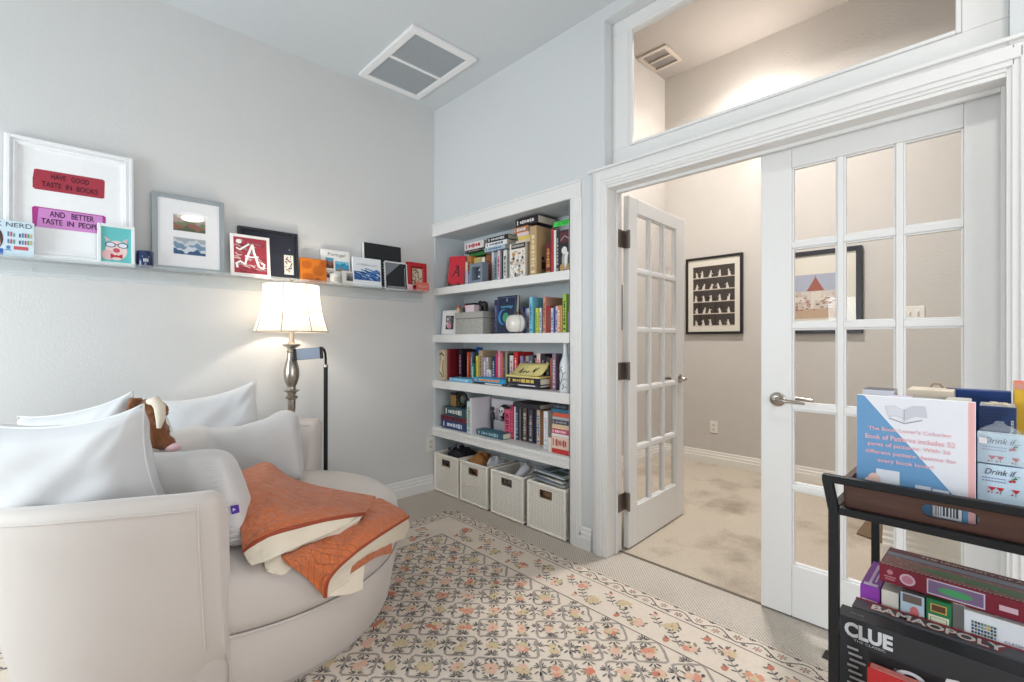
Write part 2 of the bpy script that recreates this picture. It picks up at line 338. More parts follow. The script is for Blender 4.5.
BOOKS = [
 (1, 'S', 0.223, 0.248, 1.623, 1.829, 2.33, 0.12, (228, 218, 200), None, 'thin cream book beside the red cover, top shelf'),
 (1, 'S', 0.249, 0.293, 1.623, 1.872, 2.33, 0.14, (198, 130, 64), (120, 60, 30), 'orange-tan book standing next to a thin cream book, top shelf'),
 (1, 'S', 0.328, 0.358, 1.623, 1.737, 2.25, 0.07, (196, 182, 206), None, 'short lavender booklet in front of the orange-tan book, top shelf'),
 (1, 'S', 0.36, 0.393, 1.623, 1.726, 2.25, 0.07, (72, 84, 146), (200, 200, 215), 'short blue booklet tucked by the grey shadow box, top shelf'),
 (1, 'S', 0.296, 0.38, 1.623, 1.855, 2.36, 0.118, (196, 182, 116), (110, 120, 60), 'olive and cream book rising behind the grey shadow box'),
 (1, 'S', 0.388, 0.425, 1.623, 1.85, 2.36, 0.118, (232, 228, 216), None, 'narrow white book behind the grey shadow box, top shelf'),
 (1, 'S', 0.442, 0.5, 1.623, 1.857, 2.36, 0.118, (156, 88, 46), (90, 44, 22), 'rust brown book peeking above the grey shadow box'),
 (1, 'S', 0.529, 0.555, 1.623, 1.868, 2.34, 0.138, (226, 226, 226), None, 'slim white book just past the rust brown book, top shelf'),
 (1, 'S', 0.57, 0.601, 1.623, 1.857, 2.33, 0.14, (150, 166, 184), (60, 70, 90), 'pale blue-grey book under the mixed flat stack, top shelf'),
 (1, 'S', 0.627, 0.653, 1.623, 1.861, 2.31, 0.15, (226, 202, 204), (170, 60, 80), 'pinkish white book with a red title line, top shelf'),
 (1, 'S', 0.654, 0.668, 1.623, 1.858, 2.33, 0.14, (38, 48, 78), None, 'narrow navy book between pinkish and plain white books, top shelf'),
 (1, 'S', 0.691, 0.726, 1.623, 1.855, 2.31, 0.15, (236, 236, 230), (120, 120, 120), 'white book standing against the botanical cover, top shelf'),
 (1, 'F', 0.221, 0.406, 1.8725, 1.898, 2.37, 0.11, (52, 128, 62), None, 'green book lying across the upright books, top shelf'),
 (1, 'F', 0.201, 0.424, 1.8985, 1.921, 2.34, 0.14, (58, 50, 52), (150, 140, 140), 'dark book lying under the red and white one, top shelf'),
 (1, 'F', 0.207, 0.436, 1.9215, 1.979, 2.34, 0.14, (238, 232, 232), (196, 34, 52), 'white book with a red spine panel, lying highest of its pair'),
 (1, 'F', 0.481, 0.709, 1.8685, 1.899, 2.31, 0.15, (178, 198, 214), (90, 120, 150), 'pale blue book at the bottom of the mixed flat stack'),
 (1, 'F', 0.491, 0.73, 1.8995, 1.933, 2.31, 0.15, (238, 240, 242), (110, 120, 130), 'white book in the middle of the mixed flat stack'),
 (1, 'F', 0.511, 0.741, 1.9335, 1.969, 2.31, 0.15, (28, 28, 34), (225, 225, 225), 'black book with white title topping the mixed flat stack'),
 (1, 'F', 0.863, 0.998, 1.8665, 1.89, 2.27, 0.13, (222, 204, 186), None, 'beige book lying lowest above the botanical cover'),
 (1, 'F', 0.883, 0.998, 1.8905, 1.915, 2.27, 0.13, (226, 200, 96), None, 'yellow book in the flat stack above the botanical cover'),
 (1, 'F', 0.873, 0.988, 1.9155, 1.941, 2.27, 0.13, (232, 206, 212), None, 'pale pink book lying just over the yellow one'),
 (1, 'F', 0.839, 0.979, 1.9415, 1.982, 2.27, 0.14, (190, 120, 66), (230, 230, 235), 'tan-orange book lying under the big black volume, top shelf'),
 (1, 'F', 0.859, 1.071, 1.9825, 2.035, 2.27, 0.2, (34, 22, 28), (235, 230, 230), 'thick black and maroon volume lying highest on the top shelf'),
 (1, 'S', 1.023, 1.084, 1.623, 1.956, 2.24, 0.238, (190, 160, 116), (226, 206, 170), 'tall tan volume with brown marks on its cover, top shelf'),
 (1, 'S', 1.154, 1.202, 1.623, 1.827, 2.25, 0.16, (104, 26, 34), (200, 140, 50), 'maroon book with a gold patch beside the tan volume'),
 (1, 'S', 1.204, 1.222, 1.623, 1.913, 2.25, 0.2, (184, 42, 54), None, 'thin red book rising past the maroon and gold book'),
 (1, 'S', 1.225, 1.244, 1.623, 1.9, 2.25, 0.2, (238, 236, 228), None, 'thin white book under the green card, top shelf'),
 (1, 'S', 1.246, 1.267, 1.623, 1.893, 2.25, 0.2, (44, 44, 50), (190, 190, 190), 'thin charcoal book with pale title under the green card'),
 (2, 'S', 0.65, 0.683, 1.251, 1.495, 2.26, 0.17, (40, 44, 92), (120, 120, 180), 'navy-violet book beside the grey snakeskin box'),
 (2, 'S', 0.872, 0.895, 1.251, 1.437, 2.33, 0.14, (58, 96, 176), (200, 210, 235), 'slim royal blue book behind the pumpkin, second shelf'),
 (2, 'S', 0.895, 0.912, 1.251, 1.425, 2.33, 0.14, (196, 184, 216), None, 'slim lavender book beside the royal blue one, second shelf'),
 (2, 'S', 0.914, 0.93, 1.251, 1.428, 2.33, 0.13, (238, 226, 226), (180, 50, 60), 'slim white and red book next to the big teal book'),
 (2, 'S', 1.03, 1.056, 1.251, 1.489, 2.23, 0.248, (120, 196, 222), (40, 110, 160), 'large teal-blue book with a pale blue spine, second shelf'),
 (2, 'S', 1.075, 1.1005, 1.251, 1.415, 2.24, 0.12, (196, 200, 70), (70, 170, 80), 'small yellow and green book in front of the teal cover'),
 (2, 'S', 1.1015, 1.119, 1.251, 1.415, 2.25, 0.13, (232, 234, 240), (90, 110, 160), 'small white book right before the big red and black book'),
 (2, 'S', 1.152, 1.1705, 1.251, 1.484, 2.23, 0.248, (208, 150, 130), (150, 30, 30), 'large red and black book with salmon spine, second shelf'),
 (2, 'S', 1.1715, 1.208, 1.251, 1.423, 2.24, 0.13, (158, 32, 36), (110, 70, 50), 'dark red paperback before the large red and black book'),
 (2, 'S', 1.21, 1.229, 1.251, 1.408, 2.24, 0.13, (196, 210, 228), (70, 90, 150), 'pale blue paperback next to the dark red paperback'),
 (2, 'S', 1.231, 1.246, 1.251, 1.417, 2.24, 0.13, (40, 48, 104), None, 'narrow navy paperback among the small second shelf paperbacks'),
 (2, 'S', 1.248, 1.266, 1.251, 1.419, 2.24, 0.13, (206, 196, 220), (90, 80, 140), 'lilac white paperback between navy and orange ones, second shelf'),
 (2, 'S', 1.267, 1.285, 1.251, 1.421, 2.24, 0.13, (224, 142, 84), (250, 230, 210), 'orange paperback beside the lilac white one, second shelf'),
 (2, 'S', 1.287, 1.303, 1.251, 1.42, 2.24, 0.13, (206, 150, 96), None, 'tan orange paperback against the lime green book'),
 (2, 'S', 1.315, 1.3425, 1.251, 1.488, 2.23, 0.248, (166, 206, 70), (60, 90, 30), 'tall lime green book near the bookcase casing, second shelf'),
 (2, 'S', 1.3435, 1.363, 1.251, 1.377, 2.24, 0.16, (128, 124, 126), None, 'grey book between lime green book and the casing'),
 (3, 'S', 0.091, 0.1265, 0.888, 1.136, 2.246, 0.232, (116, 18, 26), None, 'thick dark red volume beside the cream picture spine'),
 (3, 'S', 0.164, 0.2015, 0.888, 1.132, 2.308, 0.17, (26, 24, 34), (190, 120, 150), 'thick black volume with a pale flower on its spine'),
 (3, 'S', 0.2597, 0.2775, 0.888, 1.113, 2.318, 0.16, (226, 84, 50), (240, 150, 110), 'orange-red book leaning by the black flower volume'),
 (3, 'S', 0.2785, 0.304, 0.888, 1.113, 2.338, 0.14, (90, 120, 140), (200, 210, 215), "slate blue-grey book under the tall blue book's edge"),
 (3, 'S', 0.2025, 0.2587, 0.888, 1.149, 2.46, 0.018, (30, 92, 186), None, 'wide blue book standing at the back, third shelf'),
 (3, 'S', 0.328, 0.358, 0.888, 1.022, 2.308, 0.11, (50, 150, 120), (220, 235, 225), 'small green book next to the yellow book'),
 (3, 'S', 0.382, 0.403, 0.888, 1.085, 2.308, 0.15, (232, 214, 84), (160, 140, 40), 'bright yellow paperback on the third shelf'),
 (3, 'S', 0.404, 0.449, 0.888, 1.128, 2.318, 0.16, (190, 164, 132), (120, 90, 60), 'tan hardback standing beside the yellow paperback'),
 (3, 'S', 0.336, 0.381, 0.888, 1.125, 2.42, 0.058, (66, 44, 36), None, 'dark brown book standing behind lavender and cream spines'),
 (3, 'S', 0.458, 0.49, 0.888, 1.076, 2.318, 0.14, (176, 160, 208), (230, 225, 240), 'lavender paperback beside the tan hardback'),
 (3, 'S', 0.494, 0.5125, 0.888, 1.077, 2.318, 0.14, (226, 216, 186), (140, 130, 100), 'cream paperback next to the lavender one, third shelf'),
 (3, 'S', 0.5135, 0.557, 0.888, 0.987, 2.303, 0.03, (236, 232, 230), (150, 150, 160), 'short white booklet in front of lavender and cream paperbacks'),
 (3, 'S', 0.558, 0.592, 0.888, 1.086, 2.318, 0.15, (34, 46, 84), (180, 185, 200), 'navy paperback past the short white booklet'),
 (3, 'S', 0.597, 0.623, 0.888, 1.104, 2.318, 0.16, (206, 50, 106), None, 'magenta book beside the navy paperback'),
 (3, 'S', 0.625, 0.649, 0.888, 1.125, 2.318, 0.16, (232, 148, 176), (255, 225, 235), 'pink book between magenta and salmon ones'),
 (3, 'S', 0.651, 0.675, 0.888, 1.116, 2.318, 0.16, (222, 110, 88), None, 'salmon book next to the pink one, third shelf'),
 (3, 'S', 0.677, 0.701, 0.888, 1.123, 2.318, 0.16, (84, 74, 74), (150, 140, 130), 'dark taupe book next to the salmon one'),
 (3, 'S', 0.703, 0.722, 0.888, 1.126, 2.318, 0.16, (168, 166, 140), None, 'olive grey book by a narrow black one, third shelf'),
 (3, 'S', 0.724, 0.745, 0.888, 1.107, 2.318, 0.16, (38, 38, 44), None, 'narrow black book before the white paperback, third shelf'),
 (3, 'S', 0.749, 0.784, 0.888, 1.096, 2.318, 0.15, (238, 234, 230), (200, 120, 130), 'white paperback before the bright red hardback'),
 (3, 'S', 0.79, 0.83, 0.888, 1.122, 2.318, 0.16, (204, 28, 36), (250, 200, 200), 'bright red hardback standing behind the yellow note'),
 (3, 'S', 0.844, 0.872, 0.888, 1.095, 2.328, 0.12, (150, 140, 178), None, 'grey-lavender paperback just past the bright red hardback'),
 (3, 'S', 0.874, 0.897, 0.888, 1.096, 2.328, 0.12, (92, 44, 66), (190, 170, 180), 'plum paperback above the yellow note, third shelf'),
 (3, 'S', 0.899, 0.928, 0.888, 1.096, 2.328, 0.12, (170, 156, 166), (80, 60, 80), 'mauve grey paperback above the yellow note'),
 (3, 'S', 0.932, 0.966, 0.888, 1.101, 2.328, 0.12, (96, 104, 128), (200, 205, 215), 'blue-grey paperback above the yellow note'),
 (3, 'S', 0.969, 0.985, 0.888, 1.098, 2.328, 0.12, (28, 28, 36), None, 'thin black paperback past the blue-grey one'),
 (3, 'S', 0.987, 1.0, 0.888, 1.085, 2.328, 0.12, (198, 110, 80), None, 'thin rust paperback beside the pale pink book'),
 (3, 'S', 1.022, 1.054, 0.888, 1.116, 2.308, 0.14, (236, 214, 214), (190, 60, 80), 'pale pink book standing behind the thick gold-edged books'),
 (3, 'S', 1.063, 1.098, 0.888, 1.114, 2.308, 0.17, (42, 26, 34), (150, 130, 140), 'black and maroon hardback beside the pale pink book'),
 (3, 'S', 1.102, 1.139, 0.888, 1.098, 2.308, 0.15, (28, 46, 56), (190, 200, 190), 'dark green-black paperback with pale title, third shelf'),
 (3, 'S', 1.166, 1.184, 0.888, 1.09, 2.28, 0.14, (176, 92, 66), None, 'rust book between dark green and floral spines'),
 (3, 'S', 1.203, 1.233, 0.888, 1.121, 2.26, 0.05, (150, 124, 150), (220, 200, 215), 'purple floral hardback beside the white bottle'),
 (3, 'S', 1.212, 1.23, 0.888, 1.098, 2.313, 0.15, (120, 124, 138), None, 'grey book partly hidden by the white bottle'),
 (3, 'S', 1.234, 1.2505, 0.888, 1.105, 2.29, 0.15, (38, 40, 56), None, "dark slate book behind the white bottle's neck"),
 (3, 'S', 1.2515, 1.306, 0.888, 1.096, 2.3, 0.14, (70, 52, 66), (140, 120, 130), 'plum-brown book behind the white bottle'),
 (3, 'F', 0.197, 0.481, 0.8885, 0.916, 2.19, 0.112, (108, 176, 214), (180, 220, 240), 'light blue paperback lying flat in front, third shelf'),
 (3, 'F', 0.504, 0.858, 0.8885, 0.902, 2.19, 0.112, (48, 40, 46), (225, 225, 225), 'dark book with white lettering lying under a blue one'),
 (3, 'F', 0.493, 0.838, 0.9025, 0.935, 2.19, 0.112, (38, 152, 206), (236, 150, 52), 'blue and orange book lying on the dark one'),
 (3, 'F', 0.854, 1.167, 0.9025, 0.917, 2.19, 0.112, (58, 58, 70), (205, 205, 215), 'grey-black thick book lying lowest under the yellow note'),
 (3, 'F', 0.85, 1.165, 0.9175, 0.959, 2.19, 0.112, (30, 32, 48), (220, 190, 90), 'navy thick book with gilt page edges under the yellow note'),
 (4, 'F', 0.069, 0.391, 0.5095, 0.574, 2.21, 0.17, (36, 56, 104), (205, 215, 230), "thick navy book with pale lettering at its stack's bottom"),
 (4, 'F', 0.064, 0.387, 0.5745, 0.608, 2.21, 0.17, (120, 28, 44), (40, 30, 50), 'thin dark red book lying between navy and teal ones'),
 (4, 'F', 0.1, 0.372, 0.6085, 0.682, 2.215, 0.15, (40, 78, 88), (225, 225, 215), 'teal book with cream pages lying atop its stack'),
 (4, 'F', 0.497, 0.785, 0.5095, 0.551, 2.22, 0.085, (46, 92, 108), (160, 190, 200), 'teal and black paperback lying alone by the pink book'),
 (4, 'S', 0.401, 0.444, 0.509, 0.747, 2.205, 0.18, (188, 212, 222), (150, 160, 110), 'pale blue book leaning on the white panel, fourth shelf'),
 (4, 'S', 0.719, 0.779, 0.509, 0.712, 2.295, 0.17, (226, 92, 128), None, 'bright pink book with bold stacked letters, fourth shelf'),
 (4, 'S', 0.782, 0.8125, 0.509, 0.749, 2.295, 0.183, (176, 36, 84), (225, 110, 150), 'deep pink book next to the bold lettered one'),
 (4, 'S', 0.8135, 0.827, 0.509, 0.744, 2.3, 0.178, (236, 234, 232), None, 'thin white book beside the deep pink one'),
 (4, 'S', 0.829, 0.8545, 0.509, 0.739, 2.3, 0.178, (48, 62, 86), (160, 170, 185), 'slate navy hardback past the thin white book'),
 (4, 'S', 0.8555, 0.868, 0.509, 0.74, 2.31, 0.168, (134, 132, 136), None, 'narrow grey book between slate navy and black ones'),
 (4, 'S', 0.88, 0.898, 0.509, 0.747, 2.3, 0.178, (24, 24, 28), None, 'narrow black book between grey and patterned spines'),
 (4, 'S', 0.9, 0.935, 0.509, 0.747, 2.3, 0.05, (104, 88, 84), (200, 190, 185), 'brown patterned hardback with pale marks, fourth shelf'),
 (4, 'S', 0.918, 0.932, 0.509, 0.739, 2.353, 0.125, (22, 22, 26), None, 'thin black book beside the brown patterned hardback'),
 (4, 'S', 0.959, 0.998, 0.509, 0.737, 2.295, 0.17, (70, 70, 84), (190, 180, 180), 'thick charcoal hardback with worn pale pattern, fourth shelf'),
 (4, 'S', 0.999, 1.022, 0.509, 0.742, 2.305, 0.17, (30, 38, 64), None, 'midnight blue hardback beside the charcoal one'),
 (4, 'S', 1.035, 1.063, 0.509, 0.747, 2.295, 0.16, (228, 206, 180), (40, 120, 180), 'cream book with a bright blue label, fourth shelf'),
 (4, 'S', 1.064, 1.082, 0.509, 0.748, 2.305, 0.16, (150, 98, 64), None, 'brown book between cream and large white ones'),
 (4, 'S', 1.151, 1.187, 0.509, 0.75, 2.235, 0.19, (238, 238, 240), (200, 205, 210), 'large white book standing beside the coloured flat stack'),
 (4, 'S', 1.22, 1.248, 0.509, 0.598, 2.2, 0.1, (232, 224, 214), None, 'short cream booklet before the coloured flat stack'),
 (4, 'F', 1.254, 1.393, 0.5095, 0.538, 2.2, 0.17, (200, 52, 50), None, 'red book at the bottom of the coloured flat stack'),
 (4, 'F', 1.251, 1.393, 0.5385, 0.613, 2.2, 0.17, (236, 206, 188), (170, 70, 70), 'thick blush book with red lettering, coloured flat stack'),
 (4, 'F', 1.251, 1.393, 0.6135, 0.63, 2.2, 0.17, (240, 236, 236), None, 'thin white book resting on the thick blush one'),
 (4, 'F', 1.249, 1.393, 0.6305, 0.66, 2.2, 0.17, (200, 70, 104), (240, 210, 215), 'raspberry book in the middle of the coloured flat stack'),
 (4, 'F', 1.253, 1.393, 0.6605, 0.688, 2.2, 0.17, (226, 200, 168), None, 'sand book resting on the raspberry one'),
 (4, 'F', 1.254, 1.393, 0.6885, 0.716, 2.2, 0.17, (70, 72, 82), (160, 160, 165), 'dark grey book in the coloured flat stack'),
 (4, 'F', 1.254, 1.393, 0.7165, 0.734, 2.2, 0.17, (176, 178, 186), None, 'silver-grey book under the orange-red one'),
 (4, 'F', 1.263, 1.393, 0.7345, 0.759, 2.2, 0.17, (216, 92, 66), None, 'orange-red book under the teal-blue one'),
 (4, 'F', 1.249, 1.393, 0.7595, 0.782, 2.2, 0.17, (44, 110, 140), None, "teal-blue book near the coloured stack's top"),
 (4, 'F', 1.238, 1.393, 0.7825, 0.812, 2.2, 0.17, (30, 34, 42), (90, 100, 110), 'black book crowning the coloured flat stack'),
 (4, 'F', 0.854, 1.107, 0.7485, 0.782, 2.25, 0.16, (44, 42, 48), None, 'black book lying flat across the upright fourth shelf books'),
]

# ------------------------------------------------------------------ ceiling fittings
vent = thing('ceiling_return_vent', 'large white return air grille in the ceiling corner', 'vent', (1.73, 2.735, HC))
m = MB(); a, b, t_ = .243, .352, .05
for q in ((-a, a, -b, -b+t_), (-a, a, b-t_, b), (-a, -a+t_, -b+t_, b-t_), (a-t_, a, -b+t_, b-t_)): m.bx(*q, -.022, 0)
m.build('frame', WHITE, vent, bevel=.005)
MB().bx(-a+t_, a-t_, -.012, .012, -.02, -.004).build('crossbar', WHITE, vent)
m = MB()
for k in range(58):
    y = -b+t_+.006+k*(2*(b-t_)-.012)/57
    m.add([(-a+t_, y-.004, -.019), (a-t_, y-.004, -.019), (a-t_, y+.001, -.013), (-a+t_, y+.001, -.013)], [(0, 1, 2, 3)])
m.build('louvres', pm((222, 225, 227), .6), vent)
MB().bx(-a+t_, a-t_, -b+t_, b-t_, -.013, -.011).build('filter', pm((214, 219, 222), .9, noise=.1, nscale=60), vent)
cl = thing('ceiling_light', 'round white flush ceiling light behind the camera', 'lamp', (1.13, -0.24, HC))
MB().lathe([(.02, -.03), (.15, -.028), (.17, -.01), (.17, 0)], 40).build('rim', NICKEL, cl, smooth=40)
MB().lathe([(.005, -.040), (.08, -.039), (.12, -.036), (.148, -.028)], 40).build('diffuser', emit_mat((1, .95, .88), 5.0, 'lit_diffuser'), cl, smooth=60)
hv = thing('hall_ceiling_vent', 'small beige supply vent in the hall ceiling', 'vent', (4.2, 2.295, 3.95))
hm = pm((186, 174, 160), .6)
m = MB()
for q in ((-.17, .17, -.15, -.115), (-.17, .17, .115, .15), (-.17, -.135, -.115, .115), (.135, .17, -.115, .115), (-.012, .012, -.115, .115)): m.bx(*q, -.02, 0)
m.build('frame', hm, hv, bevel=.003)
m = MB()
for k in range(12):
    y = -.105+k*.019; m.add([(-.135, y-.008, -.014), (.135, y-.008, -.014), (.135, y+.004, -.003), (-.135, y+.004, -.003)], [(0, 1, 2, 3)])
m.build('louvres', pm((150, 138, 124), .6), hv)
ch = thing('wall_sconce', 'hall uplight sconce hidden behind the transom rail', 'lamp', (4.6, 1.55, 3.14))
MB().lathe([(.02, -.09), (.05, -.08), (.085, -.02), (.095, .03)], 28, M=T((-.11, 0, 0)), caps=False).build('bowl', shade_mat(), ch, smooth=60, solid=.004)
MB().bx(-.02, 0, -.04, .04, -.11, .05).bx(-.06, -.02, -.012, .012, -.06, -.04).build('bracket', BRONZE, ch, bevel=.003)

# ------------------------------------------------------------------ built-in bookcase
bc = thing('built_in_bookcase', 'white built-in bookcase recessed in the wall corner', 'bookcase', (XB, YA, 0), (0, 0, R(-90)))
Wd = YA-1.785    # local x: 0 at the corner, local y: depth into the wall, local -y: into the room
MB().bx(-.0, Wd, .295, .30, 0, 2.08).build('back_panel', NICHE, bc)
MB().bx(-.002, .012, -.0, .295, 0, 2.08).build('side_panel', NICHE, bc)
MB().bx(Wd+.002, Wd+.03, .0, .295, 0, 2.08).build('side_panel', NICHE, bc)
MB().bx(0, Wd, 0, .295, 2.05, 2.085).build('top_panel', NICHE, bc)
for zt, th in ((1.623, .058), (1.251, .063), (.888, .064), (.509, .068)):
    m = MB().bx(.012, Wd+.002, 0, .295, zt-.03, zt); m.bx(-.0, Wd+.014, -.018, .008, zt-th, zt-.0005)
    if th > .066: m.bx(0, Wd-.004, -.024, -.01, zt-.028, zt-.012); m.bx(0, Wd-.004, -.026, -.01, zt-.068, zt-.05)
    m.build('shelf', TRIM, bc, bevel=.003)
m = MB(); m.bx(-.006, YA-1.690, -.016, 0, 2.042, 2.134); m.bx(-.006, YA-1.688, -.022, 0, 2.124, 2.138); m.bx(0, YA-1.70, -.02, 0, 2.04, 2.056)
m.build('header_trim', TRIM, bc, bevel=.003)
m = MB()
for a, b, p in ((0, .083, .012), (.01, .072, .018), (.028, .06, .023)): m.bx(Wd+.016+a, Wd+.016+b, -p, 0, 0, 2.042)
m.build('casing', TRIM, bc, bevel=.003)

# ------------------------------------------------------------------ books
GROUP = {1: 'books on the top shelf', 2: 'books on the second shelf', 3: 'books on the third shelf', 4: 'books on the fourth shelf'}
def book(w_, h, d, col, band, label, group, M, face=None):
    root = thing('book', label, 'book', group=group); root.matrix_world = M
    loc, q, s_ = M.decompose(); root.location = loc; root.rotation_euler = q.to_euler()
    t = min(.0028, w_*.14)
    m = MB(); m.bx(0, w_, 0, .003, 0, h); m.bx(0, t, .003, d, 0, h); m.bx(w_-t, w_, .003, d, 0, h)
    cv = m.build('cover', pm(col, .5, noise=.06, nscale=30), root, bevel=min(.0012, w_*.08), seg=1)
    MB().bx(t, w_-t, .003, d-.005, .004, h-.005).build('pages', PAPER, root)
    if band:
        m = MB(); wb = w_*.62; a = w_/2-wb/2
        if w_ > .045 or h < .3: m.bx(a, a+wb, -.0006, .0005, h*.40, h*.80)
        m2 = MB(); rr = random.Random(int(h*1e5)+int(w_*1e5))
        z = h*.34 if h < .3 else h*.2
        if w_ > .016:
            m = MB(); z = h*.82
            while z > h*.22:
                L = h*(.03+.09*rr.random()); f = .3+.28*rr.random()
                m.bx(w_*(.5-f/2), w_*(.5+f/2), -.0006, .0005, max(z-L, h*.2), z); z -= L+h*.025
            if len(m.f) > 6: m.bx(w_*.2, w_*.8, -.0006, .0005, h*.07, h*.12)
        else: m = MB().bx(a, a+wb, -.0006, .0005, h*.35, h*.85)
        m.build('title_band', pm(band, .5), cv)
    return root
for sh, k, s0, s1, zb, zt, xs, dp, col, band, lab in BOOKS:
    if k == 'S': M = T((xs, YA-s0, zb+.0004)) @ Matrix.Rotation(R(-90), 4, 'Z'); r_ = book(s1-s0, zt-zb, dp, col, band, lab, GROUP[sh], M)
    else: M = T((xs, YA-s0, zt)) @ Matrix.Rotation(R(-90), 4, 'Z') @ Matrix.Rotation(R(90), 4, 'Y'); r_ = book(zt-zb-.0005, s1-s0, dp, col, band, lab, GROUP[sh], M)
    if lab.startswith('bright pink book'):
        mt = pm((120, 16, 50), .6)
        for i, c_ in enumerate('BBTG'): text(c_, r_, 'lettering', mt, (s1-s0)/2, (zt-zb)*(.78-.205*i), (s1-s0)*.62, (zt-zb)*.15, -.0012, bold=.03)
    if lab.startswith('tall tan'):
        m = MB(); rr = random.Random(3)
        for a, b, c, d in ((.05, .09, .05, .10), (.10, .125, .05, .115), (.05, .075, .11, .135), (.10, .13, .125, .145)): m.bx(s1-s0-.0004, s1-s0+.0006, a, b, c, d)
        m.build('cover_marks', pm((92, 58, 36), .7), r_)
def SHELF(name, label, cat, s, x, z, yaw=0, group=None, tilt=0):   # a thing on the shelves: local x along the shelf, front -y
    return thing(name, label, cat, (x, YA-s, z), (R(tilt), 0, R(-90+yaw)), group)
TOPZ = {1: 1.6235, 2: 1.2515, 3: .8885, 4: .5095}
# face-out books
r_ = SHELF('book', 'red book displayed face out on a small easel', 'book', .095, 2.25, TOPZ[1]+.03, 26, GROUP[1], -9)
MB().bx(0, .145, 0, .003, 0, .235).bx(0, .145, .02, .023, 0, .235).bx(0, .004, .003, .02, 0, .235).build('cover', pm((204, 30, 52), .5, noise=.05), r_, bevel=.001)
MB().bx(.004, .142, .003, .02, .004, .231).build('pages', PAPER, r_)
m = MB(); ym = -.0008
m.stroke([(.03, .06), (.045, .075), (.062, .10), (.078, .14), (.085, .152)], .009, ym); m.stroke([(.085, .152), (.088, .11), (.098, .062)], .012, ym); m.stroke([(.055, .10), (.075, .098), (.09, .098)], .006, ym); m.stroke([(.06, .15), (.085, .158)], .007, ym)
m.build('emblem', pm((60, 20, 30), .6), r_)
e = SHELF('display_easel', 'small dark easel holding the red book', 'easel', .095, 2.248, TOPZ[1], 26)
for x in (.022, .105): MB().tube([(x, .055, 0), (x, .03, .03), (x, -.022, .026), (x, -.024, .045)], .004, 8).build('leg', pm((30, 52, 42), .5), e, smooth=60)
MB().tube([(.022, .05, .012), (.105, .05, .012)], .004, 8).build('crossbar', pm((30, 52, 42), .5), e, smooth=60)
r_ = SHELF('book', 'thick botanical book with black title band facing out, top shelf', 'book', .835, 2.236, TOPZ[1], 0, GROUP[1])
m = MB().bx(0, .15, 0, .004, 0, .242).bx(0, .004, .004, .13, 0, .242).bx(0, .15, .126, .13, 0, .242); m.build('cover', pm((232, 226, 218), .6), r_, bevel=.001)
MB().bx(.004, .147, .004, .126, .004, .238).build('pages', PAPER, r_)
rr = random.Random(11); m = MB()
for k in range(90):
    cx, cz, rd = rr.uniform(.012, .138), rr.uniform(.008, .185), rr.uniform(.005, .014)
    m.flat([(min(max(u, .002), .148), min(max(v, .002), .2)) for u, v in ell(cx, cz, rd, rd*rr.uniform(.5, 1.2), 9)], -.0004-.00001*k, rr.randrange(5))
m.build('cover_print', [pm(c, .7) for c in ((150, 140, 134), (206, 198, 192), (96, 88, 84), (236, 232, 228), (196, 140, 70))], r_, fix=False)
MB().bx(.02, .15, -.002, 0, .203, .238).build('title_band', pm((36, 34, 36), .6), r_)
m = MB()
for k in range(8): m.bx(.03+k*.014, .039+k*.014, -.0026, -.0019, .213, .229)
m.build('title_marks', pm((190, 186, 180), .6), r_)
r_ = SHELF('book', 'dark book with a black and white bird facing out near casing', 'book', 1.272, 2.24, TOPZ[1], 0, GROUP[1])
MB().bx(0, .112, 0, .022, 0, .262).build('cover', pm((34, 30, 36), .5), r_, bevel=.001)
MB().bx(.003, .1125, .003, .019, .262, .2635).build('pages', PAPER, r_)
m = MB(); ym = -.0006
m.flat(ell(.058, .075, .03, .06, 20), ym, 0); m.flat(ell(.07, .075, .022, .05, 20), ym-.0003, 1); m.flat(ell(.048, .135, .022, .024, 18), ym-.0002, 1); m.flat(ell(.085, .07, .012, .045, 14), ym-.0005, 2); m.flat(ell(.03, .03, .018, .024, 12), ym-.0004, 3); m.flat(ell(.075, .03, .012, .026, 12), ym-.0006, 3)
m.flat(rect(.015, .098, .185, .25), ym, 4); m.stroke([(.02, .20), (.05, .225), (.09, .2)], .006, ym-.0003, 0)
m.build('cover_print', [pm(c, .6) for c in ((180, 176, 172), (238, 236, 232), (24, 24, 28), (190, 150, 90), (96, 40, 52))], r_, fix=False)
g_ = SHELF('green_card', 'neon green card lying on the end books, top shelf', 'card', 1.225, 2.24, TOPZ[1]+.292, 0, None, -28)
MB().bx(0, .16, 0, .0016, 0, .042).build('sheet', pm((76, 222, 92), .6), g_)
m = MB()
for z, xs_ in ((.029, ((.03, .05), (.056, .085), (.09, .13))), (.013, ((.03, .062), (.068, .115)))):
    for a, b in xs_: m.stroke([(a, z), ((a+b)/2, z+.004), (b, z-.001)], .004, -.0006)
m.build('handwriting', pm((30, 96, 44), .7), g_)
# grey shadow box on the top shelf
r_ = SHELF('shadow_box', 'small grey-blue shadow box frame on the top shelf', 'picture frame', .41, 2.222, TOPZ[1])
GB = pm((120, 132, 146), .55)
m = MB(); W_, H_ = .15, .155
for q in ((0, .026, 0, H_), (W_-.026, W_, 0, H_), (.026, W_-.026, 0, .03), (.026, W_-.026, H_-.03, H_)): m.bx(q[0], q[1], 0, .06, q[2], q[3])
m.build('frame', GB, r_, bevel=.002); MB().bx(.02, W_-.02, .048, .052, .02, H_-.02).build('backing', pm((66, 78, 96), .7), r_)
m = MB(); rr = random.Random(5)
for k in range(22): m.flat(ell(rr.uniform(.052, .112), rr.uniform(.045, .115), .009, .007, 8), .0465-.00002*k, k % 2)
m.build('picture', [pm((226, 230, 236), .6), pm((120, 130, 150), .6)], r_, fix=False)
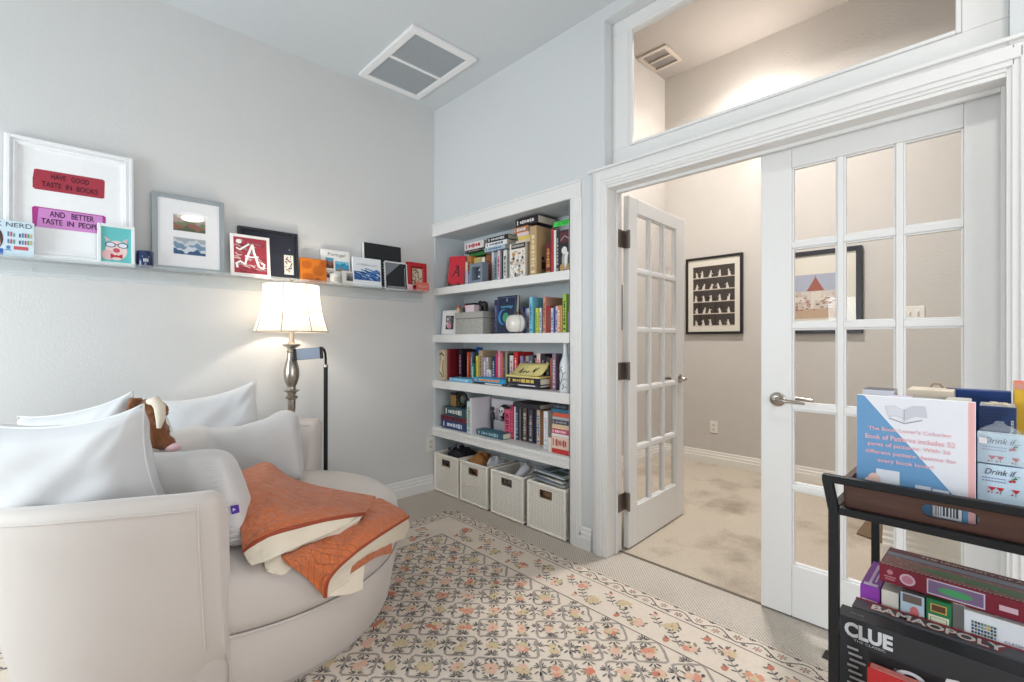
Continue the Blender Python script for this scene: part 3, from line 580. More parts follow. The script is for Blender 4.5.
# second shelf: white photo frame, snakeskin box and trinkets, pumpkin, astrology book
r_ = SHELF('framed_photo', 'white photo frame with a dark family photo, second shelf', 'picture frame', .046, 2.222, TOPZ[2]+.001, 18, None, -6)
m = MB(); W_, H_ = .16, .196
for q in ((0, .024, 0, H_), (W_-.024, W_, 0, H_), (.024, W_-.024, 0, .026), (.024, W_-.024, H_-.026, H_)): m.bx(q[0], q[1], 0, .016, q[2], q[3])
m.build('frame', WHITE, r_, bevel=.003); MB().bx(.02, W_-.02, .006, .009, .02, H_-.02).build('mat', WHITE, r_)
m = MB(); rr = random.Random(8); m.flat(rect(.036, .112, .042, .152), .0055, 0)
for k, (u, v) in enumerate(((.055, .125), (.09, .12), (.072, .135), (.05, .09), (.095, .088), (.073, .1), (.06, .07), (.088, .062))): m.flat(ell(u, v, .012, .015, 12), .0052-.0001*k, 1+k % 3)
m.flat(ell(.074, .07, .016, .024, 12), .0042, 4); m.build('photo', [pm(c, .5) for c in ((50, 48, 56), (206, 196, 196), (90, 84, 92), (150, 140, 146), (222, 140, 160))], r_, fix=False)
sb = SHELF('snakeskin_box', 'grey snakeskin patterned box with a lid, second shelf', 'box', .222, 2.225, TOPZ[2])
SK = pm((168, 166, 160), .5, noise=.6, nscale=110, bump=.2); SK2 = pm((118, 108, 96), .6, noise=.4, nscale=110)
MB().bx(.004, .334, .004, .2, 0, .118).build('body', SK, sb, bevel=.003)
MB().bx(0, .338, 0, .204, .121, .168).build('lid', SK, sb, bevel=.003)
MB().bx(.006, .332, .006, .198, .117, .122).build('seam', pm((70, 66, 62), .8), sb)
def BOXTOP(name, label, cat, ds, dy, yaw=0): return SHELF(name, label, cat, .222+ds, 2.225+dy, TOPZ[2]+.1685, yaw)
r_ = BOXTOP('trinket_jar', 'tiny jar with an orange and yellow lid on the box end', 'jar', .012, .03)
MB().lathe([(.012, 0), (.016, .006), (.016, .03), (.013, .036)], 16).build('glass_body', pm((220, 196, 150), .3), r_, smooth=50); MB().lathe([(.015, .036), (.016, .05), (.013, .056)], 16).build('lid', pm((212, 98, 46), .5), r_, smooth=50)
r_ = BOXTOP('small_bottle', 'small black bottle with a red cap on the snakeskin box', 'bottle', .072, .05)
MB().lathe([(.016, 0), (.018, .004), (.018, .034), (.01, .042)], 18).build('bottle_body', pm((34, 32, 40), .3), r_, smooth=50); MB().lathe([(.012, .042), (.012, .064), (.01, .066)], 16).build('cap', pm((176, 40, 52), .4), r_, smooth=50)
r_ = BOXTOP('small_bottle', 'small slate bottle behind the red-capped one', 'bottle', .044, .08)
MB().lathe([(.013, 0), (.014, .004), (.014, .034), (.008, .042)], 18).build('bottle_body', pm((70, 84, 100), .3), r_, smooth=50); MB().lathe([(.009, .042), (.009, .056)], 16).build('cap', pm((60, 140, 140), .4), r_, smooth=50)
for k, (lab, col, zz, hh) in enumerate((('pale pink keepsake box on the snakeskin box', (228, 206, 214), 0, .052), ('thin black booklet lying on the pink keepsake box', (30, 28, 34), .0525, .014))):
    r_ = SHELF('keepsake_box' if k == 0 else 'booklet', lab, 'box' if k == 0 else 'book', .222+.108, 2.245, TOPZ[2]+.169+zz, -4)
    MB().bx(0, .115, 0, .09, 0, hh*.62).build('body', pm(col, .6, noise=.1, nscale=60), r_, bevel=.002); MB().bx(-.002, .117, -.002, .092, hh*.62, hh).build('lid', pm(col, .6, noise=.15, nscale=50), r_, bevel=.002)
el = BOXTOP('elephant_figurine', 'black and white elephant figurine on the snakeskin box', 'figurine', .27, .07, 6)
m = MB()
def blob(mm, c, r3, n=14, Mx=None):
    rows = []
    for i in range(n+1):
        a = -math.pi/2+math.pi*i/n
        rows.append([(c[0]+r3[0]*math.cos(a)*math.cos(2*math.pi*k/(n*2)), c[1]+r3[1]*math.cos(a)*math.sin(2*math.pi*k/(n*2)), c[2]+r3[2]*math.sin(a)) for k in range(n*2)])
    mm.loft(rows, cu=True, M=Mx)
blob(m, (0, 0, .055), (.038, .024, .026)); blob(m, (-.036, 0, .066), (.02, .018, .02)); blob(m, (-.03, -.018, .066), (.014, .006, .018)); blob(m, (-.03, .018, .066), (.014, .006, .018))
for x in (-.022, .022):
    for y in (-.012, .012): m.tube([(x, y, 0), (x, y, .05)], .0095, 10)
m.tube([(-.05, 0, .062), (-.06, 0, .045), (-.062, 0, .028), (-.07, 0, .022)], [.008, .007, .005, .004], 8)
m.build('body', pm((30, 28, 34), .35, noise=.7, nscale=60), el, remesh=.004)
MB().tube([(-.05, -.01, .052), (-.066, -.013, .046)], [.003, .001], 6).build('tusk', WHITE, el, smooth=60); MB().tube([(-.05, .01, .052), (-.066, .013, .046)], [.003, .001], 6).build('tusk', WHITE, el, smooth=60)
r_ = SHELF('book', 'large navy astrology book facing out on the second shelf', 'book', .69, 2.232, TOPZ[2]+.003, 0, GROUP[2], -5)
NV = pm((24, 36, 66), .45, noise=.1)
MB().bx(0, .2, 0, .004, 0, .262).bx(0, .2, .026, .03, 0, .262).bx(0, .004, .004, .026, 0, .262).build('cover', NV, r_, bevel=.001); MB().bx(.004, .196, .004, .026, .004, .258).build('pages', PAPER, r_)
text('astrology', r_, 'title', pm((96, 176, 214), .5), .105, .185, .12, .024, -.0012, bold=.012)
m = MB(); m.flat(ell(.075, .115, .052, .055, 28), -.0006, 0); m.flat(ell(.088, .115, .044, .05, 26), -.0009, 1); m.flat(ell(.10, .11, .03, .034, 20), -.0012, 2); m.flat(ell(.103, .232, .007, .013, 12), -.0006, 3)
for q in (rect(.012, .188, .25, .252), rect(.012, .014, .01, .252), rect(.186, .188, .01, .252)): m.flat(q, -.0006, 3)
m.build('moon_emblem', [pm(c, .5) for c in ((44, 130, 190), (24, 36, 66), (60, 150, 110), (110, 150, 190))], r_, fix=False)
for k, (lab, col, ds) in enumerate((('thin pale pink book leaning between astrology book and pumpkin', (226, 190, 206), .0), ('thin pink striped book behind the pumpkin stem', (206, 120, 146), .022), ('thin lilac white book behind the pumpkin shoulder', (224, 220, 232), .044))):
    book(.02, .178, .12, col, (120, 60, 100), lab, GROUP[2], T((2.33, YA-.80-ds, TOPZ[2])) @ Matrix.Rotation(R(-90), 4, 'Z'))
pk = SHELF('pumpkin', 'white ceramic pumpkin with brown stem on the second shelf', 'ornament', .885, 2.247, TOPZ[2])
rows = []; n, L_ = 18, 72
for i in range(n+1):
    a = -math.pi/2+math.pi*i/n; row = []
    for k in range(L_):
        ph = 2*math.pi*k/L_; rib = .9+.1*abs(math.cos(ph*4)); rr_ = (.083*max(math.cos(a), .0)**.8)*rib+.002
        row.append((rr_*math.cos(ph), rr_*math.sin(ph)*.62, .068+.068*math.sin(a)*(1-.22*math.exp(-(math.cos(a)*3)**2))))
    rows.append(row)
MB().loft(rows, cu=True, caps=True).build('shell', pm((226, 220, 212), .3, coat=.3), pk, smooth=60)
MB().tube([(0, 0, .112), (.002, 0, .135), (.008, 0, .15)], [.012, .008, .010], 10).build('stem', pm((112, 70, 40), .6), pk, smooth=60)
# third shelf: picture spine, bottle, yellow note
r_ = SHELF('book', 'cream picture-spined volume at the corner end of third shelf', 'book', .013, 2.225, TOPZ[3], 0, GROUP[3])
MB().bx(0, .084, 0, .004, 0, .24).bx(0, .003, .004, .23, 0, .24).bx(.081, .084, .004, .23, 0, .24).build('cover', pm((206, 186, 156), .6), r_, bevel=.001); MB().bx(.003, .081, .004, .225, .004, .236).build('pages', PAPER, r_)
m = MB()
for pts, wd, mi in (([(.02, .03), (.03, .1), (.05, .17), (.07, .22)], .012, 0), ([(.07, .02), (.05, .1), (.06, .16)], .02, 1), ([(.01, .2), (.04, .215), (.07, .19)], .014, 2), ([(.012, .06), (.03, .04), (.05, .02)], .01, 2), ([(.015, .14), (.02, .17), (.03, .2)], .008, 1)): m.stroke(pts, wd, -.0008-.0002*mi, mi)
m.build('cover_print', [pm((236, 226, 206), .6), pm((176, 150, 116), .6), pm((84, 70, 52), .6)], r_, fix=False)
bt = SHELF('painted_bottle', 'white wine bottle painted with black branches on third shelf', 'bottle', 1.345, 2.222, TOPZ[3])
MB().lathe([(.034, 0), (.037, .004), (.037, .155), (.034, .178), (.02, .215), (.0145, .232), (.0135, .285), (.0155, .287), (.0155, .302), (.012, .304)], 32).build('bottle_body', pm((226, 232, 236), .3, coat=.4), bt, smooth=45)
m = MB()
def on_bottle(a, z): return (.0376*math.sin(R(a)), -.0376*math.cos(R(a)), z)
for pts in (((-50, .02), (-20, .05), (0, .07), (14, .11), (-6, .14)), ((0, .07), (30, .085), (50, .075)), ((14, .11), (40, .125)), ((-20, .05), (-40, .075)), ((8, .02), (20, .035), (48, .03)), ((20, .035), (12, .055)), ((-30, .12), (-14, .15), (10, .155))):
    m.tube([on_bottle(*p) for p in pts], .0017, 6)
m.build('branch_pattern', pm((24, 24, 26), .5), bt)
yn = SHELF('yellow_note_pad', 'curled yellow note pad with black script on two thick books', 'note pad', .842, 2.194, .9665)
rows = []
for i in range(9):
    f = i/8; y = .012+.085*f; z = .004+.075*f**1.7
    rows.append([(.02+.03*f, y-.012, z), (.30+.01*f, y, z+.008)])
MB().loft(rows).build('curled_sheet', pm((240, 224, 150), .7), yn, solid=.002, smooth=60); MB().bx(0, .31, 0, .11, -.008, .004).build('pad', pm((234, 214, 138), .7), yn, bevel=.001)
m = MB()
for pts in (((.09, .02), (.11, .045), (.105, .015), (.13, .03)), ((.13, .02), (.15, .03), (.165, .018), (.18, .03)), ((.21, .03), (.225, .05), (.22, .02), (.25, .055))):
    Q = []
    for u, v in pts:
        f = ((max(v, .005)-.004)/.075)**(1/1.7); Q.append((u, .012+.085*f-.011, v+.004))
    m.tube(Q, .0022, 6)
m.build('script', INK, yn)
# fourth shelf: ornament, white panels, skull globe
o_ = SHELF('gold_box', 'small gold box atop the teal book stack', 'box', .135, 2.25, .6825+.0)
GB_Z = o_
MB().bx(0, .07, 0, .09, 0, .088).build('body', pm((176, 138, 78), .4, .4), o_, bevel=.003); MB().bx(-.003, .073, -.003, .093, .088, .104).build('lid', pm((40, 32, 34), .5), o_, bevel=.003)
o_ = SHELF('wreath_ornament', 'round black wreath ornament on the teal book stack', 'ornament', .295, 2.245, .683)
m = MB(); rr = random.Random(4)
m.tube([(.052*math.cos(2*math.pi*k/24), 0, .066+.052*math.sin(2*math.pi*k/24)) for k in range(25)], .012, 8)
for k in range(70):
    a = rr.uniform(0, 6.283); q = .052+rr.uniform(-.013, .013); blob(m, (q*math.cos(a), rr.uniform(-.014, .014), .066+q*math.sin(a)), (.006, .006, .005), 5)
m.build('ring', pm((34, 36, 30), .4, noise=.5, nscale=90), o_, smooth=60); blob_ = MB(); blob(blob_, (0, .004, .066), (.036, .01, .036)); blob_.build('centre', pm((92, 96, 84), .3), o_, smooth=60)
wb = SHELF('white_box_frame', 'open white box standing on its side, fourth shelf', 'box', .438, 2.205, TOPZ[4])
m = MB(); m.bx(0, .016, 0, .2, 0, .265); m.bx(.016, .30, .19, .2, 0, .25); m.bx(.016, .03, .19, .2, 0, .25); m.build('box_shell', pm((232, 228, 234), .45), wb, bevel=.002)
o_ = SHELF('glass_block', 'grey glass block under the skull globe', 'ornament', .56, 2.33, TOPZ[4])
MB().bx(0, .14, 0, .05, 0, .105).build('block', pm((176, 178, 184), .2, noise=.25, nscale=60), o_, bevel=.006)
o_ = SHELF('skull_globe', 'black and white skull globe ornament on grey block', 'ornament', .66, 2.355, TOPZ[4]+.1055)
m = MB(); blob(m, (0, 0, .062), (.058, .03, .058), 18); m.build('globe', pm((38, 40, 46), .15, coat=.6), o_, smooth=60); MB().lathe([(.034, 0), (.03, .012)], 20).build('base', pm((60, 62, 68), .4), o_, smooth=50)
m = MB(); blob(m, (-.006, -.026, .078), (.03, .012, .026), 12); blob(m, (-.012, -.026, .048), (.02, .010, .014), 10); m.build('skull', pm((226, 228, 230), .4), o_, remesh=.003)
m = MB()
for x in (-.018, .006): blob(m, (x, -.037, .074), (.007, .004, .008), 8)
blob(m, (-.006, -.037, .06), (.004, .003, .005), 6); m.build('eye_sockets', INK, o_, smooth=60)
o_ = SHELF('dark_figurine', 'slim dark figurine beside the skull globe', 'figurine', .53, 2.352, TOPZ[4])
m = MB(); m.lathe([(.02, 0), (.02, .012), (.01, .02), (.016, .06), (.02, .11), (.013, .15), (.006, .16)], 16); blob(m, (0, 0, .178), (.015, .015, .018), 10); m.build('body', pm((44, 42, 50), .4), o_, smooth=60)

# ------------------------------------------------------------------ wicker baskets under the lowest shelf
def wicker():
    m = bpy.data.materials.new('white_wicker'); m.use_nodes = True; nt = m.node_tree; N = nt.nodes; L = nt.links; b = N['Principled BSDF']
    tc = N.new('ShaderNodeTexCoord'); sp = N.new('ShaderNodeSeparateXYZ'); L.new(tc.outputs['Object'], sp.inputs[0])
    def mth(op, a, bb=None):
        n = N.new('ShaderNodeMath'); n.operation = op
        for i, q in enumerate((a, bb)):
            if q is None: continue
            if isinstance(q, (int, float)): n.inputs[i].default_value = q
            else: L.new(q, n.inputs[i])
        return n.outputs[0]
    xy = mth('ADD', sp.outputs['X'], sp.outputs['Y'])
    fx = mth('ABSOLUTE', mth('SINE', mth('MULTIPLY', xy, math.pi/.0125))); fz = mth('ABSOLUTE', mth('SINE', mth('MULTIPLY', sp.outputs['Z'], math.pi/.0135)))
    hole = mth('GREATER_THAN', mth('MULTIPLY', fx, fz), .84)
    cr = N.new('ShaderNodeMix'); cr.data_type = 'RGBA'; L.new(hole, cr.inputs['Factor']); cr.inputs['A'].default_value = lin((243, 239, 230)); cr.inputs['B'].default_value = lin((150, 138, 120))
    L.new(cr.outputs['Result'], b.inputs['Base Color']); b.inputs['Roughness'].default_value = .7
    bp = N.new('ShaderNodeBump'); bp.inputs['Strength'].default_value = .6; bp.inputs['Distance'].default_value = .003; bp.invert = True
    L.new(mth('MULTIPLY', fx, fz), bp.inputs['Height']); L.new(bp.outputs[0], b.inputs['Normal'])
    return m
WICK = wicker(); CANE = pm((243, 238, 228), .6, noise=.08, nscale=80, bump=.2, bscale=120)
BASK = [(.0, .318, 'white wicker basket in the corner holding black fabric'), (.336, .318, 'white wicker basket holding a brown paper bag'), (.69, .322, 'white wicker basket with a white paper roll'), (1.045, .322, 'white wicker basket heaped with magazines')]
BZ = .303
for s0, wd, lab in BASK:
    root = thing('wicker_basket', lab, 'basket', (2.168, YA-s0-.018, 0.002), (0, 0, R(-90)), 'wicker baskets under the bottom shelf')
    dp = .29; hx0, hx1, hz0, hz1 = wd/2-.042, wd/2+.042, .225, .26
    m = MB(); t = .008; e = .008
    m.bx(e, hx0, e, e+t, .01, BZ-.008); m.bx(hx1, wd-e, e, e+t, .01, BZ-.008); m.bx(hx0, hx1, e, e+t, .01, hz0); m.bx(hx0, hx1, e, e+t, hz1, BZ-.008)
    m.bx(e, e+t, e+t, dp-e, .01, BZ-.008); m.bx(wd-e-t, wd-e, e+t, dp-e, .01, BZ-.008); m.bx(e+t, wd-e-t, dp-e-t, dp-e, .01, BZ-.008); m.bx(e+t, wd-e-t, e+t, dp-e-t, .01, .018)
    wb_ = m.build('woven_body', WICK, root)
    m = MB(); q = .009
    P = [(q, q, BZ-.006), (wd-q, q, BZ-.006), (wd-q, dp-q, BZ-.006), (q, dp-q, BZ-.006)]
    for i in range(4): m.tube([P[i], P[(i+1) % 4]], .0105, 8)
    m.build('rim', CANE, root, smooth=60)
    m = MB()
    for i in range(4): m.tube([(P[i][0], P[i][1], .004), (P[i][0], P[i][1], BZ-.006)], .009, 8); m.tube([(P[i][0], P[i][1], .01), (P[(i+1) % 4][0], P[(i+1) % 4][1], .01)], .009, 8)
    m.build('corner_posts', CANE, root, smooth=60)
    m = MB()
    for a, b, c, d in ((hx0-.008, hx1+.008, hz0-.008, hz0), (hx0-.008, hx1+.008, hz1, hz1+.008), (hx0-.008, hx0, hz0, hz1), (hx1, hx1+.008, hz0, hz1)): m.bx(a, b, e-.004, e+t+.004, c, d)
    m.build('handle_frame', pm((110, 88, 66), .5), wb_, bevel=.002)
def crumple(name, label, cat, col, c, r3, seed, amp, rough=.7, extra=None):
    o = thing(name, label, cat, c); rr = random.Random(seed); ph = [rr.uniform(0, 6) for _ in range(6)]
    rows = []; n = 16
    for i in range(n+1):
        a = -math.pi/2+math.pi*i/n; row = []
        for k in range(28):
            t = 2*math.pi*k/28; f = 1+amp*(math.sin(3*t+ph[0]+4*a)+.7*math.sin(7*t+ph[1]-3*a)+.5*math.sin(11*a+ph[2]+2*t))
            row.append((r3[0]*f*math.cos(a)*math.cos(t), r3[1]*f*math.cos(a)*math.sin(t), r3[2]*(.0+f*math.sin(a))))
        rows.append(row)
    MB().loft(rows, cu=True, caps=True).build('folds', pm(col, rough, bump=.2, bscale=60), o, smooth=50)
    return o
crumple('black_bag', 'black fabric bag stuffed in the corner basket', 'bag', (34, 36, 44), (2.32, YA-.19, .268), (.105, .11, .085), 1, .09)
m = MB(); bb = thing('bag_strap', 'black striped strap spilling from the corner basket', 'strap', (2.27, YA-.2, .345))
rows = [[(-.03+.02*math.sin(i*.7), -.06+.012*i+.03*j, .015+.03*math.sin(i*.5)) for j in (0, 1)] for i in range(11)]
MB().loft(rows).build('webbing', pm((40, 44, 58), .6), bb, solid=.004); MB().loft([[(x, y+.008*(1 if j == 0 else -1)+0, z+.004) for j, (x, y, z) in enumerate(r2)] for r2 in rows]).build('stripe', pm((150, 156, 170), .6), bb, solid=.002)
pb = crumple('paper_bag', 'crumpled brown paper bag in the second basket', 'bag', (176, 120, 68), (2.30, YA-.46, .268), (.09, .075, .085), 2, .10)
crumple('plastic_bag', 'crumpled white plastic bag beside the brown paper bag', 'bag', (216, 220, 226), (2.31, YA-.608, .263), (.09, .045, .08), 3, .12, .25)
pr = thing('paper_roll', 'white rolled paper poking out of the third basket', 'paper roll', (2.30, YA-.83, .22), (R(38), R(14), 0))
rows = [[((.034-.0011*k/6)*math.cos(2*math.pi*k/24), (.034-.0011*k/6)*math.sin(2*math.pi*k/24), z) for k in range(52)] for z in (-.12, .17)]
MB().loft(rows).build('roll', pm((226, 228, 236), .5), pr, smooth=60, solid=.001)
crumple('dark_cloth', 'dark grey cloth in the third basket beside the roll', 'cloth', (76, 76, 80), (2.31, YA-.94, .17), (.09, .055, .085), 5, .06)
MAG = [((206, 210, 212), 'pale grey magazine at the bottom of the basket heap', -4), ((120, 130, 150), 'blue-grey magazine low in the basket heap', 6), ((222, 218, 210), 'cream magazine in the middle of the basket heap', -9), ((60, 64, 70), 'charcoal magazine under the top one of the heap', 3), ((196, 206, 214), 'pale landscape magazine on top of the basket heap', -6)]
sup_ = thing('cardboard_file', 'brown cardboard file filling the basket under the magazines', 'file', (2.2, YA-1.085, .022), (0, 0, R(-90)))
MB().bx(0, .275, 0, .225, 0, .25).build('folder', pm((150, 118, 86), .7), sup_, bevel=.003); MB().bx(.005, .27, -.001, .226, .25, .2515).build('paper_edge', PAPER, sup_)
for k, (c, lab, yw) in enumerate(MAG):
    r_ = thing('magazine', lab, 'magazine', (2.315, YA-1.225, .3065+.0125*k), (0, R(0), R(-90+yw)), 'magazines heaped in the end basket')
    MB().bx(-.135, .135, -.10, .10, .001, .009).build('pages', PAPER, r_); 
    m = MB(); m.bx(-.138, .138, -.103, .103, .009, .0105); m.bx(-.138, .138, -.103, .103, 0, .001); m.bx(-.138, .138, -.104, -.1025, 0, .0105); m.build('cover', pm(c, .3, noise=.35, nscale=14), r_)
    if k == 4:
        m = MB()
        for q, mi in (((-.10, -.03, -.07, .05), 0), ((-.01, .10, -.08, -.01), 1), ((0, .09, .02, .08), 0)): m.bx(q[0], q[1], q[2], q[3], .0104, .0112, mi)
        m.build('cover_print', [pm((90, 110, 120), .3), pm((70, 96, 76), .3)], r_)

# ------------------------------------------------------------------ picture ledge and what stands on it
LZ = 1.582
lg = thing('picture_ledge', 'long clear acrylic picture ledge on the grey wall', 'shelf', (-1.2, YA, LZ))
MB().bx(0, 3.27, -.105, 0, -.005, 0).build('tray', ACRYLIC, lg, bevel=.001)
MB().bx(0, 3.27, -.005, -.001, -.075, -.005).build('wall_flange', ACRYLIC, lg)
MB().bx(0, 3.27, -.105, -.101, 0, .012).build('front_lip', ACRYLIC, lg)
m = MB()
for x in (.4, 1.1, 1.8, 2.55, 2.85, 3.1): m.lathe([(.005, 0), (.005, .003)], 12, M=T((x, -.005, -.045)) @ Matrix.Rotation(R(90), 4, 'X'))
m.build('screws', NICKEL, lg)
def LEDGE(name, label, cat, x, h, thick, lean=4, group=None, out=0):
    """Stands on the ledge, leaning back: local x along the wall, z up, front face at y=0, back at y=thick."""
    y = YA-thick-h*math.sin(R(lean))-.004-out
    return thing(name, label, cat, (x, y, LZ+.0012+thick*math.sin(R(lean))*.0), (R(-lean), 0, 0), group)
def frame(root, W_, H_, fw, tk, mat, deep=.0, steps=None, bev=.002):
    m = MB()
    for a, b, p in (steps or ((0, fw, 0),)):
        for q in ((a, b, a, H_-a), (W_-b, W_-a, a, H_-a), (b, W_-b, a, b), (b, W_-b, H_-b, H_-a)): m.bx(q[0], q[1], -p, tk, q[2], q[3])
    m.build('frame', mat, root, bevel=bev)
# big white frame with two lettered book spines
r_ = LEDGE('framed_picture', 'large white frame with two hand-lettered book spines', 'picture frame', -.185, .575, .022, 4)
frame(r_, .463, .575, .045, .022, pm((242, 243, 244), .4), steps=((0, .045, 0), (.006, .02, .012), (.028, .036, .006)))
MB().bx(.04, .423, .010, .014, .04, .535).build('mat', pm((246, 246, 247), .7), r_)
m = MB(); m.flat([(.092, .385), (.097, .43), (.106, .433), (.342, .437), (.349, .43), (.347, .343), (.338, .338), (.10, .335), (.092, .342)], .0095, 0)
m.build('red_spine', pm((168, 48, 66), .6, noise=.1, nscale=25), r_)
m = MB(); m.flat([(.09, .245), (.097, .252), (.345, .251), (.352, .244), (.351, .16), (.341, .156), (.10, .155), (.092, .162)], .0095, 0); m.flat([(.09, .245), (.097, .252), (.112, .25), (.106, .16), (.10, .155), (.092, .162)], .009, 1); m.flat([(.34, .251), (.345, .251), (.352, .244), (.351, .16), (.341, .156)], .009, 1); m.flat([(.097, .252), (.345, .251), (.34, .247), (.1, .248)], .0088, 1)
m.build('pink_spine', [pm((212, 140, 206), .6, noise=.08, nscale=25), pm((176, 52, 140), .6)], r_, fix=False)
IK = pm((62, 12, 34), .7); IK2 = pm((54, 22, 60), .7)
text('HAVE   GOOD', r_, 'lettering', IK, .222, .408, .135, .026, .0085, bold=.012); text('TASTE  IN  BOOKS', r_, 'lettering', IK, .222, .366, .20, .026, .0085, bold=.012)
text('AND   BETTER', r_, 'lettering', IK2, .228, .225, .158, .028, .0082, bold=.012); text('TASTE  IN  PEOPLE', r_, 'lettering', IK2, .228, .187, .215, .027, .0082, bold=.012)
# blue "BOOK NERD" card
r_ = LEDGE('book_nerd_plaque', 'pale blue lettered plaque with a bespectacled reader and shelves', 'sign', -.288, .165, .012, 3, out=.072)
MB().bx(0, .288, 0, .012, 0, .16).build('board', pm((206, 226, 236), .6), r_, bevel=.001)
text('BOOK NERD', r_, 'lettering', pm((62, 74, 92), .6), .147, .142, .262, .021, -.001); r_.scale = (.70, 1, 1)
m = MB(); cl_ = ((84, 130, 176), (196, 84, 92), (96, 160, 150), (216, 170, 96), (70, 80, 110)); rr = random.Random(2)
for row in range(2):
    for k in range(9):
        if k in (3,): continue
        a = .168+k*.0128; m.flat(rect(a, a+.009, .088-row*.032, .088-row*.032+rr.uniform(.016, .022)), -.0006, k % 5)
m.flat(rect(.196, .262, .030, .046), -.0006, 1); m.flat(rect(.158, .186, .024, .028), -.0006, 0); m.flat(ell(.172, .038, .01, .009, 10), -.0007, 0)
m.build('book_drawings', [pm(c, .6) for c in cl_], r_, fix=False)
m = MB(); m.flat(ell(.10, .075, .05, .055, 24), -.0006, 0); m.flat(ell(.095, .055, .043, .052, 24), -.0009, 1); m.flat(rect(.05, .15, .002, .03), -.0012, 2)
for c in (.078, .116): m.loft([[(u, -.0015, v) for u, v in ell(c, .06, .015, .013, 16)], [(u, -.0015, v) for u, v in ell(c, .06, .012, .010, 16)]], 3, cu=True)
m.flat(ell(.097, .035, .01, .004, 10), -.0014, 4); m.build('reader_drawing', [pm(c, .6) for c in ((70, 52, 50), (232, 176, 170), (40, 104, 190), (40, 40, 60), (190, 70, 90))], r_, fix=False)
# small white frame, pink pig with glasses on teal
r_ = LEDGE('framed_picture', 'small white frame with a pink bespectacled pig on teal', 'picture frame', .133, .205, .018, 3, out=.062)
frame(r_, .146, .205, .014, .018, pm((236, 240, 240), .4))
MB().bx(.012, .134, .008, .012, .012, .193).build('picture_ground', pm((104, 196, 196), .6), r_)
m = MB(); PK = 0
m.flat(ell(.073, .075, .042, .05, 24), .0076, 0); m.flat([(.034, .115), (.026, .142), (.05, .125)], .0074, 1); m.flat([(.112, .115), (.12, .142), (.096, .125)], .0074, 1); m.flat(ell(.04, .05, .024, .026, 16), .0074, 1)
m.flat(ell(.073, .075, .014, .012, 14), .0070, 2)
for c in (.05, .098): m.loft([[(u, .0066, v) for u, v in ell(c, .102, .021, .014, 18)], [(u, .0066, v) for u, v in ell(c, .102, .017, .0105, 18)]], 3, cu=True); m.flat(ell(c, .102, .017, .0105, 14), .0068, 4)
m.stroke([(.068, .104), (.073, .106), (.08, .104)], .003, .0066, 3); m.flat([(.05, .034), (.05, .058), (.073, .046), (.096, .058), (.096, .034), (.073, .044)], .0062, 5); m.flat(ell(.073, .046, .006, .007, 10), .006, 5)
m.build('pig_drawing', [pm(c, .6) for c in ((240, 214, 212), (232, 188, 190), (206, 84, 100), (46, 50, 96), (226, 232, 238), (190, 30, 56))], r_, fix=False)
# navy candle jar
r_ = thing('candle_jar', 'navy blue candle jar with a pale emblem', 'candle', (.322, YA-.062, LZ+.0012))
MB().lathe([(.03, 0), (.035, .003), (.037, .01), (.037, .085), (.034, .088), (.032, .082), (.031, .07)], 28).build('jar', pm((26, 42, 84), .25, coat=.4), r_, smooth=45)
MB().lathe([(.031, .066), (.002, .066)], 20).build('wax', pm((210, 200, 180), .5), r_); m = MB()
for a in (-12, 0, 12): m.add([(.0376*math.sin(R(q)), -.0376*math.cos(R(q)), z) for q, z in ((a-4, .03), (a+4, .03), (a+4, .046), (a-4, .046))], [(0, 1, 2, 3)])
m.add([(.0376*math.sin(R(q)), -.0376*math.cos(R(q)), z) for q, z in ((-22, .055), (22, .055), (22, .06), (-22, .06))], [(0, 1, 2, 3)]); m.build('emblem', pm((206, 214, 226), .5), r_)
# grey frame with two landscape prints
r_ = LEDGE('framed_picture', 'silver-grey frame with two landscape prints in a white mat', 'picture frame', .353, .425, .03, 3)
frame(r_, .34, .425, .026, .03, pm((150, 158, 162), .35, .3))
MB().bx(.022, .318, .006, .01, .022, .403).build('mat', pm((244, 244, 246), .7), r_)
def scene_print(root, name, x0, x1, z0, z1, y, cols, seed):
    rr = random.Random(seed); n = 14; m = MB(); m.flat(rect(x0, x1, z0, z1), y, 0); K = len(cols)-1
    for k in range(1, K+1):
        top = z1-(z1-z0)*(k/(K+1.0)); ph = rr.uniform(0, 6); amp = (z1-z0)*.11
        prof = [(x0+(x1-x0)*i/n, min(z1, max(z0+.001, top+amp*math.sin(ph+i*.7)+amp*.6*math.sin(i*1.9+ph)))) for i in range(n+1)]
        m.loft([[(u, y-.0003*k, z0) for u, v in prof], [(u, y-.0003*k, v) for u, v in prof]], k)
    m.build(name, [pm(c, .6, noise=.12, nscale=60) for c in cols], root, fix=False)
scene_print(r_, 'upper_print', .095, .245, .228, .318, .0058, ((206, 196, 186), (176, 160, 150), (120, 130, 96), (150, 92, 78), (84, 96, 66)), 3)
scene_print(r_, 'lower_print', .095, .245, .098, .19, .0058, ((170, 176, 184), (206, 212, 220), (120, 150, 176), (216, 222, 228), (44, 84, 130)), 4)
MB().bx(.024, .316, .0015, .003, .024, .401).build('glazing', GLASS, r_)
